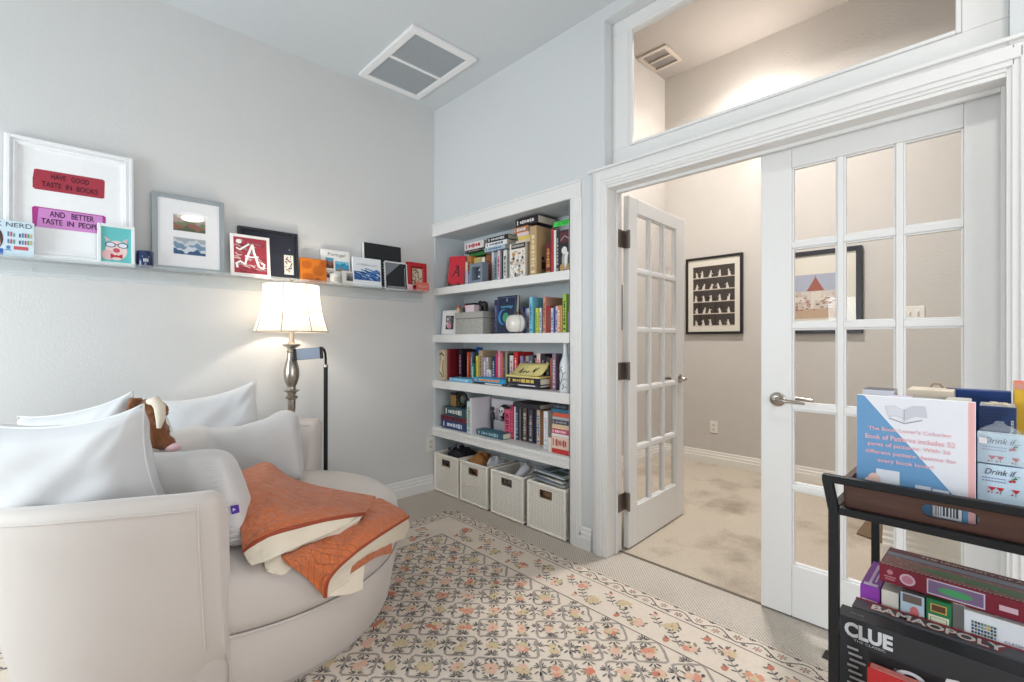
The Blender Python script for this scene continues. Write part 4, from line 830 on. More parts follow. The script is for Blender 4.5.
# red crown-and-A print, dark picture behind
r_ = LEDGE('framed_picture', 'dark charcoal frame with a small patterned strip inset', 'picture frame', .765, .31, .025, 5)
frame(r_, .345, .31, .016, .025, pm((34, 36, 42), .4), steps=((0, .016, 0), (.016, .02, -.004)))
MB().bx(.014, .331, .008, .013, .014, .296).build('mat', pm((38, 42, 54), .8, noise=.2, nscale=200, bump=.2), r_)
m = MB(); m.flat(rect(.258, .314, .04, .165), .0074, 0); rr = random.Random(6)
for k in range(30): m.flat(ell(rr.uniform(.266, .306), rr.uniform(.048, .157), .004, .005, 7), .007-.00002*k, 1+k % 2)
m.flat(ell(.292, .20, .003, .003, 8), .0074, 0); m.build('inset_print', [pm(c, .6) for c in ((226, 222, 212), (120, 84, 74), (66, 62, 64))], r_, fix=False)
r_ = LEDGE('art_tile', 'white-edged red marbled print with a white scrolled letter', 'print', .718, .255, .008, 7, out=.035)
MB().bx(0, .215, 0, .008, 0, .255).build('board', pm((240, 236, 234), .6), r_, bevel=.001)
m = MB(); m.flat(rect(.018, .197, .02, .237), -.0006, 0); rr = random.Random(9)
for k in range(34):
    u, v = rr.uniform(.03, .185), rr.uniform(.032, .225); m.stroke([(min(max(u+dx, .02), .195), min(max(v+dz, .022), .235)) for dx, dz in ((-.018, .004), (0, .01*rr.uniform(-1, 1)), (.016, .008*rr.uniform(-1, 1)))], rr.uniform(.004, .01), -.0008-.00002*k, 1+k % 4)
W5 = 5
m.stroke([(.035, .05), (.03, .075), (.05, .09), (.075, .075), (.085, .11), (.105, .165), (.118, .198)], .013, -.002, W5); m.stroke([(.118, .198), (.125, .15), (.14, .10), (.15, .065), (.175, .055), (.18, .08), (.165, .09)], .014, -.0022, W5); m.stroke([(.075, .125), (.11, .12), (.15, .125)], .009, -.0021, W5); m.stroke([(.03, .17), (.05, .16), (.075, .18), (.10, .20)], .01, -.0023, W5); m.flat(ell(.045, .21, .016, .014, 12), -.0015, W5)
m.build('print', [pm(c, .5) for c in ((160, 52, 66), (190, 150, 150), (140, 130, 134), (206, 186, 184), (116, 34, 48), (240, 236, 236))], r_, fix=False)
# orange agate tile
r_ = LEDGE('art_tile', 'square orange tile with brown swirls on the ledge', 'tile', 1.118, .16, .012, 5, out=.03)
MB().bx(0, .17, 0, .012, 0, .16).build('tile', pm((206, 116, 28), .3, noise=.25, nscale=14), r_, bevel=.002)
m = MB()
for cx, cz, a in ((.04, .115, .03), (.115, .08, .036), (.045, .03, .034), (.15, .13, .026), (.11, .015, .022)):
    for f in (1, .62, .3): m.loft([[(min(max(u, .002), .168), -.0007, min(max(v, .002), .158)) for u, v in ell(cx, cz, a*f, a*f*.85, 20)], [(min(max(u, .002), .168), -.0007, min(max(v, .002), .158)) for u, v in ell(cx, cz, a*f-.0045, a*f*.85-.0045, 20)]], 0, cu=True)
m.build('swirls', pm((150, 62, 16), .35), r_, fix=False)
# travel book
r_ = LEDGE('travel_book', 'white travel guide with blue coast photos standing on ledge', 'book', 1.262, .238, .016, 4, out=.004)
MB().bx(0, .2, 0, .002, 0, .238).bx(0, .2, .014, .016, 0, .238).bx(0, .003, .002, .014, 0, .238).build('cover', pm((236, 236, 234), .5), r_, bevel=.001); MB().bx(.003, .198, .002, .014, .003, .235).build('pages', PAPER, r_)
text('Portugal', r_, 'lettering', pm((96, 96, 92), .6), .105, .205, .12, .028, -.001)
scene_print(r_, 'cover_photo', .028, .082, .11, .182, -.0006, ((86, 150, 186), (150, 92, 66), (90, 60, 50)), 2); scene_print(r_, 'cover_photo', .094, .19, .095, .165, -.0006, ((120, 190, 214), (40, 140, 180), (60, 150, 190), (150, 130, 110)), 7); scene_print(r_, 'cover_photo', .028, .085, .045, .10, -.0006, ((206, 200, 190), (150, 140, 126), (80, 70, 64)), 8)
r_ = thing('candle_jar', 'small white candle jar in front of the travel guide', 'candle', (1.335, YA-.072, LZ+.0012))
MB().lathe([(.026, 0), (.031, .003), (.031, .066), (.028, .069)], 24).build('jar', pm((232, 230, 224), .35), r_, smooth=45); MB().add([(.0316*math.sin(R(a)), -.0316*math.cos(R(a)), z) for z in (.018, .046) for a in (-30, -15, 0, 15, 30)], [(0+i, 1+i, 6+i, 5+i) for i in range(4)]).build('label_band', pm((206, 200, 188), .6), r_)
r_ = LEDGE('photo_block', 'small pale block with a grey photo by the candle', 'print', 1.385, .098, .018, 4, out=.05)
MB().bx(0, .082, 0, .018, 0, .098).build('block', pm((222, 220, 214), .6), r_, bevel=.002); scene_print(r_, 'photo', .03, .076, .03, .085, -.0006, ((150, 150, 150), (96, 96, 98), (60, 60, 62)), 5)
# blue wave canvas
r_ = LEDGE('canvas_print', 'white canvas painted with a blue breaking wave', 'print', 1.462, .205, .018, 4, out=.045)
MB().bx(0, .215, 0, .018, 0, .205).build('canvas', pm((232, 236, 240), .7, bump=.15, bscale=400), r_, bevel=.002)
m = MB(); rr = random.Random(12); m.flat(rect(.008, .207, .045, .105), -.0006, 0)
for k in range(46):
    u, v = rr.uniform(.02, .195), rr.uniform(.05, .125); L_ = rr.uniform(.012, .03); m.stroke([(max(u-L_, .008), min(v+.006, .14)), (u, v+.003*rr.uniform(-1, 1)), (min(u+L_, .207), max(v-.008, .046))], rr.uniform(.004, .010), -.0008-.00002*k, rr.choice((0, 1, 2, 3, 1)))
for k in range(8): m.stroke([(.02+k*.02, .15), (.05+k*.018, .158+.004*math.sin(k)), (.08+k*.016, .15)], .006, -.0007, 4)
m.build('wave', [pm(c, .5) for c in ((30, 76, 150), (60, 130, 196), (214, 228, 238), (20, 52, 112), (206, 210, 216))], r_, fix=False)
# black canvas, chalkboard, red frame
r_ = LEDGE('canvas_print', 'plain black canvas with white sides leaning on the wall', 'print', 1.56, .325, .03, 4)
MB().bx(0, .30, .002, .03, 0, .325).build('canvas', pm((222, 222, 222), .7), r_, bevel=.001); MB().bx(.004, .30, 0, .002, 0, .325).build('black_face', pm((18, 20, 26), .6), r_)
text('AND', r_, 'lettering', WHITE, .158, .152, .03, .009, -.001, bold=.02)
r_ = LEDGE('chalkboard', 'small black chalkboard with a white scalloped edge', 'sign', 1.712, .2, .01, 5, out=.045)
m = MB(); P = []
for (u0, v0, u1, v1, n) in ((0, 0, .18, 0, 9), (.18, 0, .18, .2, 10), (.18, .2, 0, .2, 9), (0, .2, 0, 0, 10)):
    for k in range(n*6):
        f = k/(n*6); s_ = abs(math.sin(math.pi*f*n))*.009; dx, dz = (u1-u0), (v1-v0); L_ = math.hypot(dx, dz); P.append((u0+dx*f+dz/L_*s_, v0+dz*f-dx/L_*s_))
m.prism(P, 'y', 0, .008); m.build('scalloped_edge', pm((226, 226, 226), .6), r_)
m = MB(); m.flat(rect(.004, .176, .004, .196), -.0008, 0); m.flat([(.004, .196), (.004, .09), (.13, .196)], -.0012, 1); m.build('board', [pm((30, 32, 36), .7, noise=.2), pm((120, 124, 130), .7, noise=.2)], r_, fix=False)
m = MB()
for k in range(10): m.stroke([(.02+k*.015, .016), (.026+k*.015, .022)], .004, -.0014); m.stroke([(.16, .03+k*.014), (.164, .036+k*.014)], .004, -.0014)
m.build('chalk_marks', WHITE, r_, fix=False)
r_ = LEDGE('shadow_box', 'red shadow box frame with a floral print at ledge end', 'picture frame', 1.905, .222, .035, 2, out=.02)
RD = pm((186, 34, 42), .5)
frame(r_, .17, .222, .03, .035, RD); MB().bx(.026, .144, .02, .024, .026, .196).build('backing', pm((150, 24, 32), .6), r_)
m = MB(); m.flat(rect(.052, .14, .05, .18), .019, 0); rr = random.Random(14)
for k in range(46): m.flat(ell(rr.uniform(.058, .134), rr.uniform(.056, .174), .007, .006, 8), .0188-.00004*k, rr.randrange(4))
m.build('floral_print', [pm(c, .6) for c in ((216, 200, 176), (150, 130, 100), (84, 80, 66), (196, 150, 120))], r_, fix=False)
r_ = LEDGE('greeting_card', 'coral card with pale script leaning on the red frame', 'card', 1.965, .07, .003, 6, out=.075)
MB().bx(0, .115, 0, .003, 0, .07).build('card', pm((216, 110, 96), .6), r_); m = MB(); m.stroke([(.02, .03), (.035, .05), (.045, .025), (.055, .045), (.07, .03), (.085, .045), (.1, .03)], .004, -.0006); m.build('script', pm((240, 210, 200), .6), r_, fix=False)
r_ = thing('pink_cube', 'tiny pink keepsake cube beside the chalkboard', 'ornament', (1.905, YA-.09, LZ+.0012))
MB().bx(-.018, .018, -.014, .014, 0, .034).build('cube_body', pm((226, 176, 190), .5), r_, bevel=.003); MB().bx(-.019, .019, -.015, .015, .034, .042).build('lid', pm((240, 214, 220), .5), r_, bevel=.002)
QUILT = {
 'TOP': [[(0.5324, 2.2091, 0.645), (0.6041, 2.2654, 0.65), (0.682, 2.3105, 0.645), (0.7684, 2.2834, 0.565), (0.8792, 2.2138, 0.515), (0.9455, 2.092, 0.505), (1.0322, 1.9625, 0.493)], [(0.4747, 1.9426, 0.615), (0.5234, 1.9002, 0.625), (0.5914, 1.9083, 0.615), (0.6854, 1.9245, 0.57), (0.7723, 1.8938, 0.545), (0.8566, 1.8765, 0.525), (0.9523, 1.8545, 0.499)], [(0.4465, 1.8023, 0.56), (0.4879, 1.7712, 0.585), (0.5477, 1.7462, 0.59), (0.6199, 1.7407, 0.58), (0.7093, 1.7393, 0.565), (0.8003, 1.7619, 0.54), (0.9116, 1.801, 0.506)], [(0.4368, 1.7277, 0.505), (0.4639, 1.695, 0.54), (0.5166, 1.6768, 0.56), (0.5966, 1.6751, 0.562), (0.6883, 1.6878, 0.555), (0.7752, 1.7067, 0.54), (0.8663, 1.745, 0.516)]],
 'LOWER': [[(0.5378, 1.7354, 0.478), (0.6293, 1.7377, 0.485), (0.761, 1.8181, 0.5), (0.8865, 1.8941, 0.505), (1.0365, 1.9335, 0.49)], [(0.5351, 1.6179, 0.474), (0.627, 1.6479, 0.482), (0.7546, 1.73, 0.492), (0.8871, 1.8042, 0.495), (1.0579, 1.8653, 0.475)], [(0.6032, 1.6202, 0.3935), (0.648, 1.6229, 0.4457), (0.736, 1.6367, 0.4773), (0.8707, 1.6874, 0.4914), (1.0753, 1.8104, 0.4584)], [(0.6517, 1.5981, 0.3265), (0.6617, 1.5891, 0.3912), (0.7384, 1.6014, 0.4343), (0.865, 1.6445, 0.4557), (1.0967, 1.7964, 0.4304)]],
 'INNER': [[(0.7213, 1.6285, 0.3774), (0.785, 1.6444, 0.3942), (0.8742, 1.678, 0.3888), (0.9877, 1.7497, 0.3637)], [(0.7438, 1.6457, 0.3491), (0.8108, 1.6654, 0.3525), (0.8973, 1.7059, 0.3491), (1.0082, 1.7778, 0.3068)]],
 'LININGA': [[(0.436, 1.7245, 0.503), (0.4637, 1.6943, 0.537), (0.5158, 1.6742, 0.556), (0.5964, 1.6746, 0.557), (0.6878, 1.6867, 0.55), (0.7745, 1.7051, 0.535), (0.861, 1.7428, 0.514)], [(0.437, 1.6938, 0.49), (0.4702, 1.6855, 0.505), (0.5188, 1.664, 0.52), (0.5957, 1.6727, 0.525), (0.6825, 1.6737, 0.53), (0.7722, 1.7, 0.522), (0.8558, 1.7406, 0.512)], [(0.4413, 1.6658, 0.482), (0.4792, 1.6436, 0.49), (0.5224, 1.6458, 0.495), (0.5985, 1.6619, 0.5), (0.6793, 1.6659, 0.51), (0.7639, 1.6903, 0.512), (0.8506, 1.7385, 0.51)]],
 'LININGB': [[(0.4854, 1.6857, 0.487), (0.5337, 1.6813, 0.5), (0.6041, 1.6963, 0.505), (0.69, 1.6921, 0.51), (0.7647, 1.6921, 0.515), (0.8321, 1.7007, 0.525)], [(0.4819, 1.6632, 0.4597), (0.5126, 1.654, 0.4625), (0.5663, 1.6638, 0.482), (0.6602, 1.68, 0.49), (0.7528, 1.6911, 0.5), (0.8247, 1.7022, 0.515)], [(0.4863, 1.6473, 0.4573), (0.5274, 1.6324, 0.4322), (0.5743, 1.6401, 0.4569), (0.6442, 1.6659, 0.478), (0.7385, 1.6931, 0.485), (0.8233, 1.7162, 0.5)]],
 'LININGC': [[(0.6574, 1.6037, 0.3256), (0.6675, 1.5947, 0.3836), (0.741, 1.6071, 0.4262), (0.8686, 1.6515, 0.4468), (1.1085, 1.8157, 0.4156)], [(0.6915, 1.6181, 0.3282), (0.7124, 1.6166, 0.3811), (0.7974, 1.6377, 0.4072), (0.9288, 1.7003, 0.4045), (1.1697, 1.9072, 0.3351)], [(0.7613, 1.6429, 0.3295), (0.7701, 1.6453, 0.3768), (0.8459, 1.6712, 0.3883), (0.9707, 1.7439, 0.3624), (1.1348, 1.8931, 0.2984)]],
 'LININGD': [[(0.6619, 1.6062, 0.3195), (0.7069, 1.6207, 0.3003), (0.7673, 1.6393, 0.2777), (0.8161, 1.6598, 0.2665)], [(0.6885, 1.6278, 0.3396), (0.7386, 1.6424, 0.3449), (0.7881, 1.6589, 0.3512), (0.8324, 1.6766, 0.3567)]],
}

# ------------------------------------------------------------------ rug
rug = thing('patterned_rug', 'cream rug with diamond lattice of small flowers and leaf sprays', 'rug', (0, 0, 0))
RX0, RX1, RY0, RY1 = -.62, 2.0, -1.1, 2.69; RZ = .011
RC = pm((219, 205, 190), .95, noise=.07, nscale=60, bump=.4, bscale=500, name='cream_rug_pile')
MB().bx(RX0, RX1, RY0, RY1, .0005, RZ).build('pile', RC, rug, bevel=.004)
INKS = [pm(c, .95, noise=.25, nscale=160) for c in ((120, 112, 106), (86, 84, 82), (208, 146, 124), (216, 176, 156), (150, 142, 124), (200, 182, 146), (192, 124, 102), (158, 149, 141))]
rr = random.Random(21)
lat = MB(); mot = MB(); zz = [0]
def up(): zz[0] += 1; return RZ+.0004+(zz[0] % 40)*.00001
def clipx(p, b): return (min(max(p[0], b[0]), b[1]), min(max(p[1], b[2]), b[3]))
FB = (RX0+.3, RX1-.305, RY0+.3, RY1-.305)
def pol(mm, pts, mi, b=None):
    z = up()
    if b: pts = [clipx(p, b) for p in pts]
    mm.add([(u, v, z) for u, v in pts], [tuple(range(len(pts)))], mi)
def el2(cx, cy, rx, ry, rot=0, n=9, jit=.15):
    c, s_ = math.cos(rot), math.sin(rot); o = []
    for k in range(n):
        a = 2*math.pi*k/n; q = 1+jit*rr.uniform(-1, 1); u, v = rx*q*math.cos(a), ry*q*math.sin(a); o.append((cx+u*c-v*s_, cy+u*s_+v*c))
    return o
def line(mm, p, q, wd, mi, b=None, n=5):
    L_ = math.hypot(q[0]-p[0], q[1]-p[1]); nx, ny = -(q[1]-p[1])/L_, (q[0]-p[0])/L_; z = up(); rows = []
    for k in range(n+1):
        f = k/n; j = wd*.25*rr.uniform(-1, 1); w2 = wd/2*rr.uniform(.8, 1.2); u, v = p[0]+(q[0]-p[0])*f+nx*j, p[1]+(q[1]-p[1])*f+ny*j
        a, c = (u+nx*w2, v+ny*w2), (u-nx*w2, v-ny*w2)
        if b: a, c = clipx(a, b), clipx(c, b)
        rows.append([(a[0], a[1], z), (c[0], c[1], z)])
    mm.loft(rows, mi)
VA = R(-43.9)      # sprays and flowers all stand the same way on the rug
def flower(cx, cy, s_, b=None, kind=None):
    k = rr.randrange(4) if kind is None else kind
    dk = rr.choice((0, 1, 1, 4)); lt = rr.choice((2, 3, 6, 5))
    a0 = rr.uniform(0, 6.28)
    for i in range(9):      # leaves round the flower head
        a = a0+R(30)*i+rr.uniform(-.25, .25); q = rr.uniform(.6, .85); pol(mot, el2(cx+s_*q*math.cos(a), cy+s_*q*math.sin(a), s_*rr.uniform(.2, .34), s_*rr.uniform(.09, .16), a+rr.uniform(-.5, 1.3), 6), rr.choice((dk, 0, 4, 4, 4, 0)), b)
    for i in range(6):
        pol(mot, el2(cx+s_*rr.uniform(-.42, .42), cy+s_*rr.uniform(-.42, .42), s_*.44, s_*.33, rr.uniform(0, 3), 8), rr.choice((lt, lt, 3, 5)), b)
    pol(mot, el2(cx, cy, s_*.15, s_*.12, 0, 6), rr.choice((1, 6, 5)), b)
def spray(cx, cy, s_, b=None):
    for i in range(7):
        a = VA+R(90)+R(-75)+R(25)*i; l_ = s_*(1 if i in (2, 3, 4) else .85)
        if i == 3 or rr.random() < .93:
            pol(mot, el2(cx+l_*.55*math.cos(a), cy+l_*.55*math.sin(a), l_*.40, l_*.105, a, 6), rr.choice((1, 0, 0)), b)
PX, PY = .1655, .1755
for i in range(-14, 14):
    for j in range(-22, 10):
        for half in (0, 1):
            cx = 1.292+PX*(i+half*.5); cy = 1.635+PY*(j+half*.5)
            if not (FB[0] < cx < FB[1] and FB[2] < cy < FB[3]): continue
            if cx < .25 and cy < 1.4: continue
            hx, hy = PX*.47, PY*.47
            if half == 0:
                pts = [(cx+hx, cy), (cx, cy+hy), (cx-hx, cy), (cx, cy-hy)]; q = []
                for k in range(4):
                    a, c = pts[k], pts[(k+1) % 4]; p0 = (a[0]*.93+c[0]*.07, a[1]*.93+c[1]*.07); p1 = (a[0]*.07+c[0]*.93, a[1]*.07+c[1]*.93)
                    line(lat, p0, p1, .0105, 7, FB); q.append(p0); q.append(p1)
                for k in range(4): line(lat, q[2*k+1], q[(2*k+2) % 8], .009, 7, FB, 2)
            flower(cx, cy, .043 if half == 0 else .039, FB)
            for dx, dy in ((PX*.25, PY*.25), (-PX*.25, PY*.25)):
                spray(cx+dx+.008*math.cos(VA+R(90)), cy+dy+.008*math.sin(VA+R(90)), .037, FB)
                for q in (-.5, 0, .5): pol(mot, el2(cx+dx+.02*math.cos(VA-R(90)+q*1.6), cy+dy+.02*math.sin(VA-R(90)+q*1.6), .013, .0042, VA-R(90)+q*1.6, 6), rr.choice((0, 1)), FB)
lat.build('lattice', INKS, rug, fix=False)
def border(y0=None):
    # three stripes and two bands on every side
    for d in (.0, ):
        pass
bd = MB()
for d, wd in ((.012, .004), (.095, .005), (.302, .006)):
    for p, q in (((RX0+d, RY1-d), (RX1-d, RY1-d)), ((RX1-d, RY1-d), (RX1-d, RY0+d))):
        line(bd, p, q, wd, 0, None, 60)
def band(p, q, inward):
    L_ = math.hypot(q[0]-p[0], q[1]-p[1]); tx, ty = (q[0]-p[0])/L_, (q[1]-p[1])/L_; nx, ny = inward
    at = lambda s_, d: (p[0]+tx*s_+nx*d, p[1]+ty*s_+ny*d)
    n = int(L_/.011); pr_ = None
    for k in range(n):      # scroll
        s_ = k*.011; c = at(s_, .053+.022*math.sin(s_*2*math.pi/.16))
        if pr_: line(bd, pr_, c, .0055, 1, None, 1)
        pr_ = c
    s_ = .04
    while s_ < L_:
        k = int(s_/.08); sg = 1 if k % 2 == 0 else -1
        c = at(s_, .053-sg*.010); 
        for a in range(6): pol(bd, el2(c[0]+.012*math.cos(a*1.05), c[1]+.012*math.sin(a*1.05), .0065, .004, a*1.05, 5), (0, 7, 4)[k % 3])
        pol(bd, el2(c[0], c[1], .006, .006), 2)
        for e in (-1, 1):
            c2 = at(s_+.034*e, .053+sg*.028)
            for a in range(3): pol(bd, el2(c2[0]+.01*math.cos(VA+a*.8), c2[1]+.01*math.sin(VA+a*.8), .009, .003, VA+a*.8, 5), 1)
        s_ += .08
    s_ = .36; k = 0
    while s_ < L_-.02:
        c = at(s_, .2+(.038 if k % 2 else -.038))
        flower(c[0], c[1], .042, None)
        e = at(s_+.05, .2+(-.03 if k % 2 else .03))
        a = VA+R(90); line(bd, (e[0]-.05*math.cos(a), e[1]-.05*math.sin(a)), (e[0]+.05*math.cos(a), e[1]+.05*math.sin(a)), .003, 0, None, 3)
        for t in (-.022, .006, .034):
            for sd in (-1, 1):
                u, v = e[0]+t*math.cos(a), e[1]+t*math.sin(a); b = a+sd*R(60); pol(bd, el2(u+.012*math.cos(b), v+.012*math.sin(b), .013, .0045, b, 6), rr.choice((0, 1)))
        g2 = at(s_+.025, .2+(.06 if k % 2 == 0 else -.062)); pol(bd, el2(g2[0], g2[1], .017, .013, 0, 8), rr.choice((2, 3, 6))); pol(bd, el2(g2[0]+.014, g2[1]+.006, .012, .006, 1, 6), 0)
        s_ += .115; k += 1
band((RX1, RY1), (RX1, RY0), (-1, 0)); band((RX1, RY1), (RX0, RY1), (0, -1))
bd.build('border', INKS, rug, fix=False); mot.build('floral_motifs', INKS, rug, fix=False)

# ------------------------------------------------------------------ swivel armchair
CX, CY = .585, 2.31
VEL = pm((198, 189, 182), .7, sheen=.35, noise=.035, nscale=9, bump=.06, bscale=300, name='cream_velvet')
arm = thing('swivel_armchair', 'large round cream velvet swivel armchair with curved back', 'armchair', (CX, CY, .012))
MB().lathe([(.55, 0), (.60, .002), (.615, .03), (.635, .13), (.65, .225), (.645, .25), (.60, .262), (.3, .262)], 96).build('base', VEL, arm, smooth=60)
MB().lathe([(.2, .25), (.62, .245), (.648, .258), (.662, .30), (.663, .37), (.655, .42), (.625, .45), (.56, .463), (.4, .47), (.2, .473)], 96).build('seat_cushion', VEL, arm, smooth=70)
m = MB(); m.tube([(.652*math.cos(2*math.pi*k/96), .652*math.sin(2*math.pi*k/96), .251) for k in range(97)], .005, 8); m.build('base_piping', VEL, arm, smooth=60)
A0, A1 = 43.0, 247.0
def rim_z(a):       # the rim dips behind the back cushions and rises to the arm ends
    f = abs(a-(A0+A1)/2)/((A1-A0)/2); f = min(1, max(0, (f-.15)/.75)); f = f*f*(3-2*f)
    return .635+.105*f
def lerp_t(tab, a):
    for (a0, v0), (a1, v1) in zip(tab, tab[1:]):
        if a <= a1:
            f = (a-a0)/(a1-a0); f = f*f*(3-2*f); return v0+(v1-v0)*f
    return tab[-1][1]
RTOP = ((40, .70), (75, .70), (150, .79), (215, .80), (253, .775)); RBOT = ((40, .63), (75, .63), (150, .70), (215, .715), (253, .645))
def section(a, ins=0.0):
    h = rim_z(a); o_ = lerp_t(RTOP, a); b_ = lerp_t(RBOT, a); k = o_-.70; th = .118+.035*max(0, min(1, (a-190)/50))
    lo = b_-.012-max(0, min(1, (a-238)/6))*.045-max(0, min(1, (52-a)/6))*.045
    P = [(lo, .004), (lo+.016, .14), (b_+(o_-b_)*.33, .248), (b_+(o_-b_)*.55, .38), (o_-.012, h-.12), (o_, h-.04), (o_-.004, h-.016), (o_-.02, h-.003), (o_-.05, h), (o_-.085, h-.006), (o_-.108, h-.03), (o_-th, h-.07), (.545+k*.7, .45), (.525+k*.5, .30), (.51, .10), (.51, .004)]
    if ins:
        cx = o_-.06; cz = h*.5; Q = []
        for r_, z in P:
            d = math.hypot(r_-cx, 0) or 1
            Q.append((cx+(r_-cx)*(1-ins/.085), cz+(z-cz)*(1-ins/(h*.5)) if z > .05 else z))
        P = Q
    return P
rows = []; n = 84
seq = [(A0-3.4, .04), (A0-3.0, .022), (A0-2.0, .008), (A0-.8, .0015)]+[(A0+(A1-A0)*k/n, 0) for k in range(n+1)]+[(A1+.8, .0015), (A1+2.0, .008), (A1+3.0, .022), (A1+3.4, .04)]
for a, ins in seq:
    oo = lerp_t(RTOP, a); wn = max(0, min(1, (a-225)/22)); wn = wn*wn*(3-2*wn)     # the near arm's end face is cut square to the seat
    rows.append([(r_*math.cos(R(a+wn*15*max(0, oo-r_))), r_*math.sin(R(a+wn*15*max(0, oo-r_))), z) for r_, z in section(min(max(a, A0), A1), ins)])
MB().loft(rows, cu=True, caps=True).build('curved_back', VEL, arm, smooth=50)
m = MB()
for rad, dz in ((.001, -.036), (-.112, -.030)):
    m.tube([((lerp_t(RTOP, A0+(A1-A0)*k/80)+rad)*math.cos(R(A0+(A1-A0)*k/80)), (lerp_t(RTOP, A0+(A1-A0)*k/80)+rad)*math.sin(R(A0+(A1-A0)*k/80)), rim_z(A0+(A1-A0)*k/80)+dz) for k in range(81)], .0028, 8)
for a, sg in ((A0, -1), (A1, 1)):
    Q = section(a)
    for i0, i1 in ((2, 7),): m.tube([((r_+.003)*math.cos(R(a+sg*.3)), (r_+.003)*math.sin(R(a+sg*.3)), z) for r_, z in Q[i0:i1]], .0028, 8)
m.build('piping', VEL, arm, smooth=60)

# U-shaped reading pillow on the seat
AX = -33.0
GREY = pm((206, 203, 201), .75, sheen=.3, noise=.03, nscale=8, name='pale_grey_plush')
rp = thing('reading_pillow', 'pale grey plush reading pillow with two arms on the seat', 'pillow', (CX, CY, .484), (0, 0, R(AX)))
m = MB()
def rrow(x, yc, w_, z0, z1, n=28, p=3.2):
    o = []
    for k in range(n):
        t = 2*math.pi*k/n; c, s_ = math.cos(t), math.sin(t)
        o.append((x, yc+w_/2*math.copysign(abs(c)**(2/p), c), (z0+z1)/2+(z1-z0)/2*math.copysign(abs(s_)**(2/p), s_)))
    return o
for yc, w_, tip, zt, rake, lo in ((-.44, .165, .20, .335, .10, .94), (.345, .15, .165, .36, .03, .78)):
    rws = []
    for x, f, zf in ((-.42, .9, lo), (-.30, 1, lo), (-.15, 1, lo+.01), (0, 1, (1+lo)/2), (.08, 1, 1), (tip-.05, 1, 1.0), (tip-.02, .94, .975), (tip-.005, .8, .92), (tip, .5, .75)):
        zb = (1-zf)*zt*.4 if x > tip-.03 else 0
        wr_ = max(0, min(1, (x+.15)/.25)); rws.append([(q[0]-rake*wr_*q[2]/zt, q[1]-(.06*(1-wr_) if yc < 0 else 0)*-1, q[2]) for q in rrow(x, yc, w_*f, zb, zt*zf)])
    m.loft(rws, cu=True, caps=True)
rws = []
for y, f in ((-.455, .6), (-.44, .85), (-.40, 1), (-.2, 1), (0, 1.0), (.2, 1), (.36, 1), (.40, .85), (.415, .6)):
    rws.append([(-.335+(q[1])*1.0, y, q[2]) for q in rrow(0, 0, .17*f, .0, .30*(.9+.1*f))])
m.loft(rws, cu=True, caps=True)
m.build('plush_body', GREY, rp, remesh=.011)
m = MB()
for k in range(15):     # ruched seam on the near arm
    z = .045+k*.0185; x = .165-.10*z/.335; m.tube([(x-.018, -.5265, z), (x, -.5235, z+.002), (x+.016, -.510, z-.001)], .0022, 6)
m.build('ruched_seam', pm((206, 202, 200), .8), rp, smooth=60)
m = MB(); m.prism([(-.012, -.014), (.012, -.014), (.014, .012), (-.010, .014)], 'y', -.0025, .0025, M=T((.15, -.5275, .15)) @ Matrix.Rotation(R(-12), 4, 'Y')); m.build('woven_tag', pm((82, 48, 150), .5), rp)
MB().prism([(-.005, -.006), (.005, 0), (-.005, .006)], 'y', -.0032, -.0026, M=T((.15, -.5275, .15))).build('tag_emblem', pm((206, 196, 230), .5), rp)

def cushion(name, label, mid, right, upv, W_, H_, th, seed, col=(207, 207, 208), dog=.07):
    right = Vector(right).normalized(); upv = Vector(upv); upv = (upv-right*upv.dot(right)).normalized(); nrm = right.cross(upv)
    M3 = Matrix((right, nrm*-1, upv)).transposed()
    o = thing(name, label, 'cushion', mid, M3.to_euler()); rr2 = random.Random(seed); ph = [rr2.uniform(0, 6) for _ in range(8)]
    n = 30; rows = {1: [], -1: []}
    for sgn in (1, -1):
        for i in range(n+1):
            row = []
            for j in range(n+1):
                u = -1+2*i/n; v = -1+2*j/n
                x = u*W_/2*(1-dog*(1-v*v)+.03*(v*v)*(u*u)); z = v*H_/2*(1-dog*(1-u*u)+.05*(v*v)*(u*u)**2)
                t = th/2*((1-u**4)*(1-v**4))**.42
                e = (1-u*u)*(1-v*v)
                wr = .009*e*(math.sin(5*u+4*v+ph[0])+.7*math.sin(9*v-6*u+ph[1]))+.022*(abs(u*v)**2)*(1-abs(u)**8)*(1-abs(v)**8)*math.sin(14*(u-v if u*v > 0 else u+v)+ph[2])
                row.append((x, sgn*(t+wr*(1 if t > .004 else 0)), z))
            rows[sgn].append(row)
    MB().loft(rows[1]).loft(rows[-1]).build('cover', pm(col, .75, sheen=.25, noise=.02, nscale=9, bump=.08, bscale=260), o, smooth=180)
    P = [rows[1][i][0] for i in range(n+1)]+[rows[1][n][j] for j in range(1, n+1)]+[rows[1][n-i][n] for i in range(1, n+1)]+[rows[1][0][n-j] for j in range(1, n+1)]
    MB().tube([(p[0], 0, p[2]) for p in P], .0035, 6, caps=False).build('edge_seam', pm((226, 226, 226), .75), o, smooth=60)
    return o
cushion('throw_cushion', 'plump white cushion propped on the near chair rim', (.045, 2.055, .735), (.34, -.33, .045), (-.16, -.16, .97), .54, .48, .19, 1, dog=.15)
cushion('throw_cushion', 'white cushion leaning behind the plump one near the wall', (.085, 2.60, .712), (.31, -.27, .09), (-.25, .2, .93), .45, .45, .17, 2, dog=.1)
cushion('throw_cushion', 'white cushion leaning behind the reading pillow by the lamp', (.60, 2.81, .735), (.365, -.06, .075), (.02, .24, .95), .42, .42, .15, 3, dog=.12)
